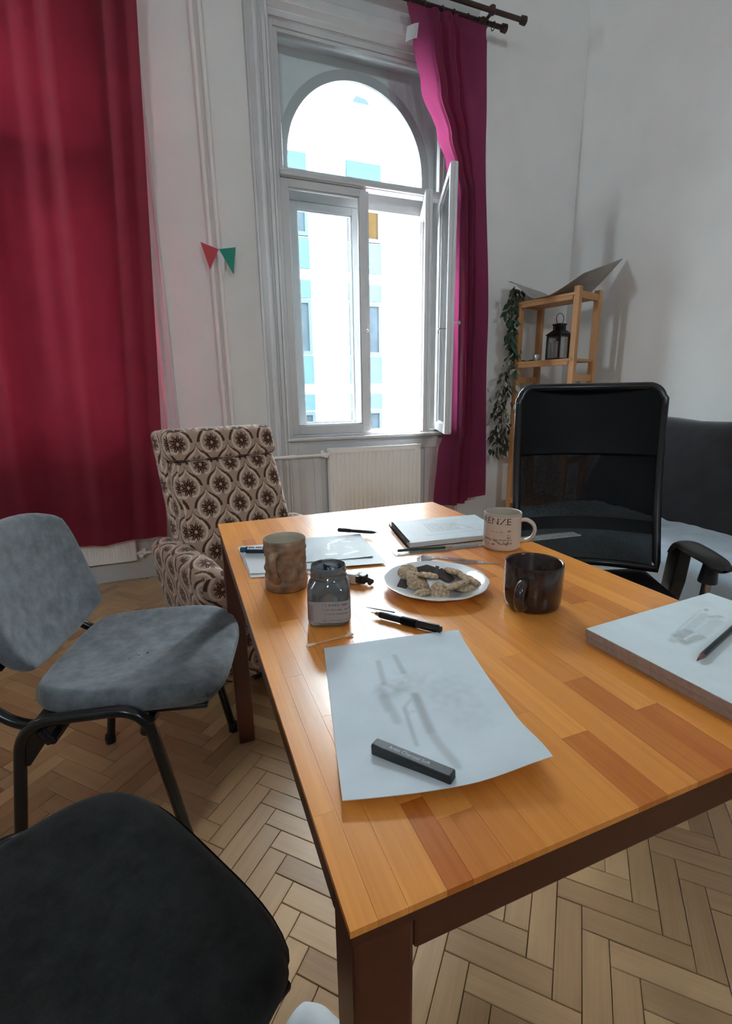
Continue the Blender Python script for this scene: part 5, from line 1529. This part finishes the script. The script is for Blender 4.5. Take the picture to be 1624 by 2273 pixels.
# mechanical pencil and thin refill leads
mp = stick('mechanical_pencil', (0.274, 0.697), (0.352, 0.594), T0, 'chunky black mechanical pencil lying in front of the jar', 'pencil', [
    ('tip', M['chrome'], [(0, 0.0010), (0.06, 0.0014), (0.07, 0.0030), (0.14, 0.0048)], 14), ('barrel', M['blackplastic'], [(0.13, 0.0052), (0.15, 0.0058), (0.90, 0.0062), (0.995, 0.0060), (1.0, 0.0045)], 16),
    ('grip_sleeve', M['leather'], [(0.45, 0.0066), (0.46, 0.0070), (0.66, 0.0070), (0.67, 0.0066)], 16)])
Lp = math.hypot(0.078, 0.103)
MB().box(Lp*0.68, Lp*0.97, -0.0022, 0.0022, 0.0122, 0.0146).build('clip', M['blacksteel'], mp, bevel=0.0006)
stick('needle_file', (0.268, 0.706), (0.305, 0.668), T0+0.0125, 'thin dark needle lying along the mechanical pencil', 'needle', [('shaft', M['blacksteel'], [(0, 0.0003), (0.3, 0.0009), (1, 0.0011)], 8)])
# cotton swab
M['cotton'] = plain('cotton_wool', (0.72, 0.62, 0.54), 0.95, var=0.08, vscale=200)
M['swabstick'] = plain('pale_swab_stick', (0.60, 0.36, 0.22), 0.6)
stick('cotton_swab', (0.144, 0.637), (0.2225, 0.6445), T0, 'cotton swab lying just in front of the glass jar', 'swab', [
    ('shaft', M['swabstick'], [(0.02, 0.0012), (0.98, 0.0012)], 10), ('cotton_tip', M['cotton'], [(0.0, 0.0010), (0.03, 0.0022), (0.12, 0.0024), (0.19, 0.0013)], 12), ('cotton_tip', M['cotton'], [(0.81, 0.0013), (0.88, 0.0024), (0.97, 0.0022), (1.0, 0.0010)], 12)])
# charcoal stick
M['charb'] = plain('pressed_black_charcoal', (0.020, 0.023, 0.028), 0.5, var=0.25, vscale=60)
M['silver'] = plain('silver_print', (0.36, 0.40, 0.44), 0.5)
ca, cb_ = Vector((0.1575, 0.397)), Vector((0.2085, 0.3225))
dd = cb_-ca; cl = dd.length
cst = empty('charcoal_stick', (ca.x, ca.y, T0+0.0018), math.atan2(dd.y, dd.x)); tag(cst, 'square black charcoal stick with silver print on the drawing sheet', 'charcoal')
cst.rotation_euler = (0, -0.055, math.atan2(dd.y, dd.x))
MB().box(0, cl, -0.0065, 0.0065, 0, 0.0125).build('stick', M['charb'], cst, bevel=0.0018)
me = text_mesh('Artist Charcoal Soft', 0.0072, M['silver'])
for v in me.vertices: v.co = (cl*0.47 + v.co.x*0.80, v.co.y*0.85, 0.0127)
place('lettering', me, cst)

# ---- drawing boards with a sketch, and a pencil
M['boardpaper'] = ink_mat('board_paper', (0.70, 0.79, 0.83), (0.17, 0.18, 0.16), rough=0.7)
M['chip'] = plain('board_edge', (0.36, 0.28, 0.25), 0.85, var=0.15, vscale=120)
BA = Vector((0.541, 0.4885)); brz = math.atan2(0.018, 0.297)
def board(z, dx, dy, lab):
    e = empty('drawing_board', (BA.x+dx, BA.y+dy, z), brz); tag(e, lab, 'drawing board', 'stacked drawing boards')
    MB().box(0, 0.300, -0.235, 0, 0, 0.0105).build('panel', M['chip'], e, bevel=0.0008)
    return e
b1 = board(T0, 0, 0, 'lower chipboard drawing board under the one holding the sketch')
b2 = board(T0+0.0112, -0.002, 0.001, 'upper drawing board faced with a pencil sketch of a crumpled tube')
def bd_ink(x, y):
    wx = BA.x + x; wy = BA.y + y
    v = 0.0
    for a, b, r, s_ in (((0.640, 0.412), (0.668, 0.416), 0.010, 0.55), ((0.620, 0.408), (0.645, 0.404), 0.007, 0.35), ((0.668, 0.418), (0.745, 0.438), 0.008, 0.22), ((0.762, 0.447), (0.768, 0.449), 0.0035, 0.6),
                        ((0.630, 0.398), (0.668, 0.398), 0.008, 0.5), ((0.745, 0.430), (0.760, 0.424), 0.006, 0.42), ((0.68, 0.404), (0.74, 0.418), 0.010, 0.22)):
        d, t = seg_d((wx, wy), a, b); v = max(v, s_*(1-sm(r*0.45, r*1.2, d)))
    d, t = seg_d((wx, wy), (0.640, 0.4035), (0.668, 0.408)); v -= 0.5*(1-sm(0.0006, 0.0016, d))
    for a, b in (((0.617, 0.411), (0.667, 0.428)), ((0.667, 0.428), (0.758, 0.452)), ((0.617, 0.411), (0.622, 0.402))):
        d, t = seg_d((wx, wy), a, b); v = max(v, 0.3*(1-sm(0.0005, 0.0015, d)))
    v += 0.06*max(0, mnoise.noise(Vector((wx*40, wy*40, 3))))
    return max(0, min(1, v*(0.85 + 0.4*mnoise.noise(Vector((wx*140, wy*140, 5))))))
pg = MB().slab(150, 110, lambda u, v: (0.0005 + 0.299*u, -0.2345 + 0.234*v, 0.0112), 0.0006)
nn = 151*111
pg.build('drawn_page', M['boardpaper'], b2, attrs={'ink': [bd_ink(pg.v[k % nn][0], pg.v[k % nn][1]) if k < nn else 0 for k in range(len(pg.v))]})
M['pblack'] = plain('black_pencil_lacquer', (0.012, 0.016, 0.022), 0.3)
M['pred'] = plain('reddish_pencil_wood', (0.22, 0.10, 0.09), 0.7)
stick('pencil', (0.772, 0.413), (0.595, 0.361), T0+0.0226, 'black pencil with sharpened reddish tip lying on the drawing boards', 'pencil', [
    ('barrel', M['pblack'], [(0, 0.0034), (0.002, 0.0038), (0.885, 0.0038)], 6), ('point', M['pred'], [(0.885, 0.0037), (0.97, 0.0013)], 10), ('lead', M['graphite'], [(0.967, 0.0013), (1.0, 0.0002)], 8)])

# ---- shoe tip at the foot of the near chair
M['shoew'] = plain('white_shoe_leather', (0.66, 0.72, 0.75), 0.5, var=0.05)
M['sole'] = plain('white_rubber_sole', (0.60, 0.62, 0.62), 0.7)
so_ = empty('shoe', (0.153, 0.490, 0), math.radians(115)); tag(so_, 'pale white shoe standing on the parquet by the near table leg', 'shoe')
def shoe(u, v, k=1.0, top=0.07):
    x = -0.13 + 0.28*u
    w_ = 0.046*math.sqrt(max(0.0, 1 - (abs(u-0.52)/0.52)**4.5)) + 0.001
    h = lerp_keys([(0, 0.075), (0.35, 0.085), (0.6, 0.065), (0.85, 0.045), (1.0, 0.022)], u)
    a = PI*v
    return (x, w_*math.cos(a)*k, 0.016 + h*math.sin(a)**0.8)
MB().grid(30, 20, shoe).build('upper', M['shoew'], so_, smooth=True)
out = [shoe(k/30, 0, 1.06)[:2] for k in range(31)] + [shoe(k/30, 1, 1.06)[:2] for k in range(30, -1, -1)]
MB().prism(list(reversed(out)), 0.0, 0.018, 'z').build('sole', M['sole'], so_)
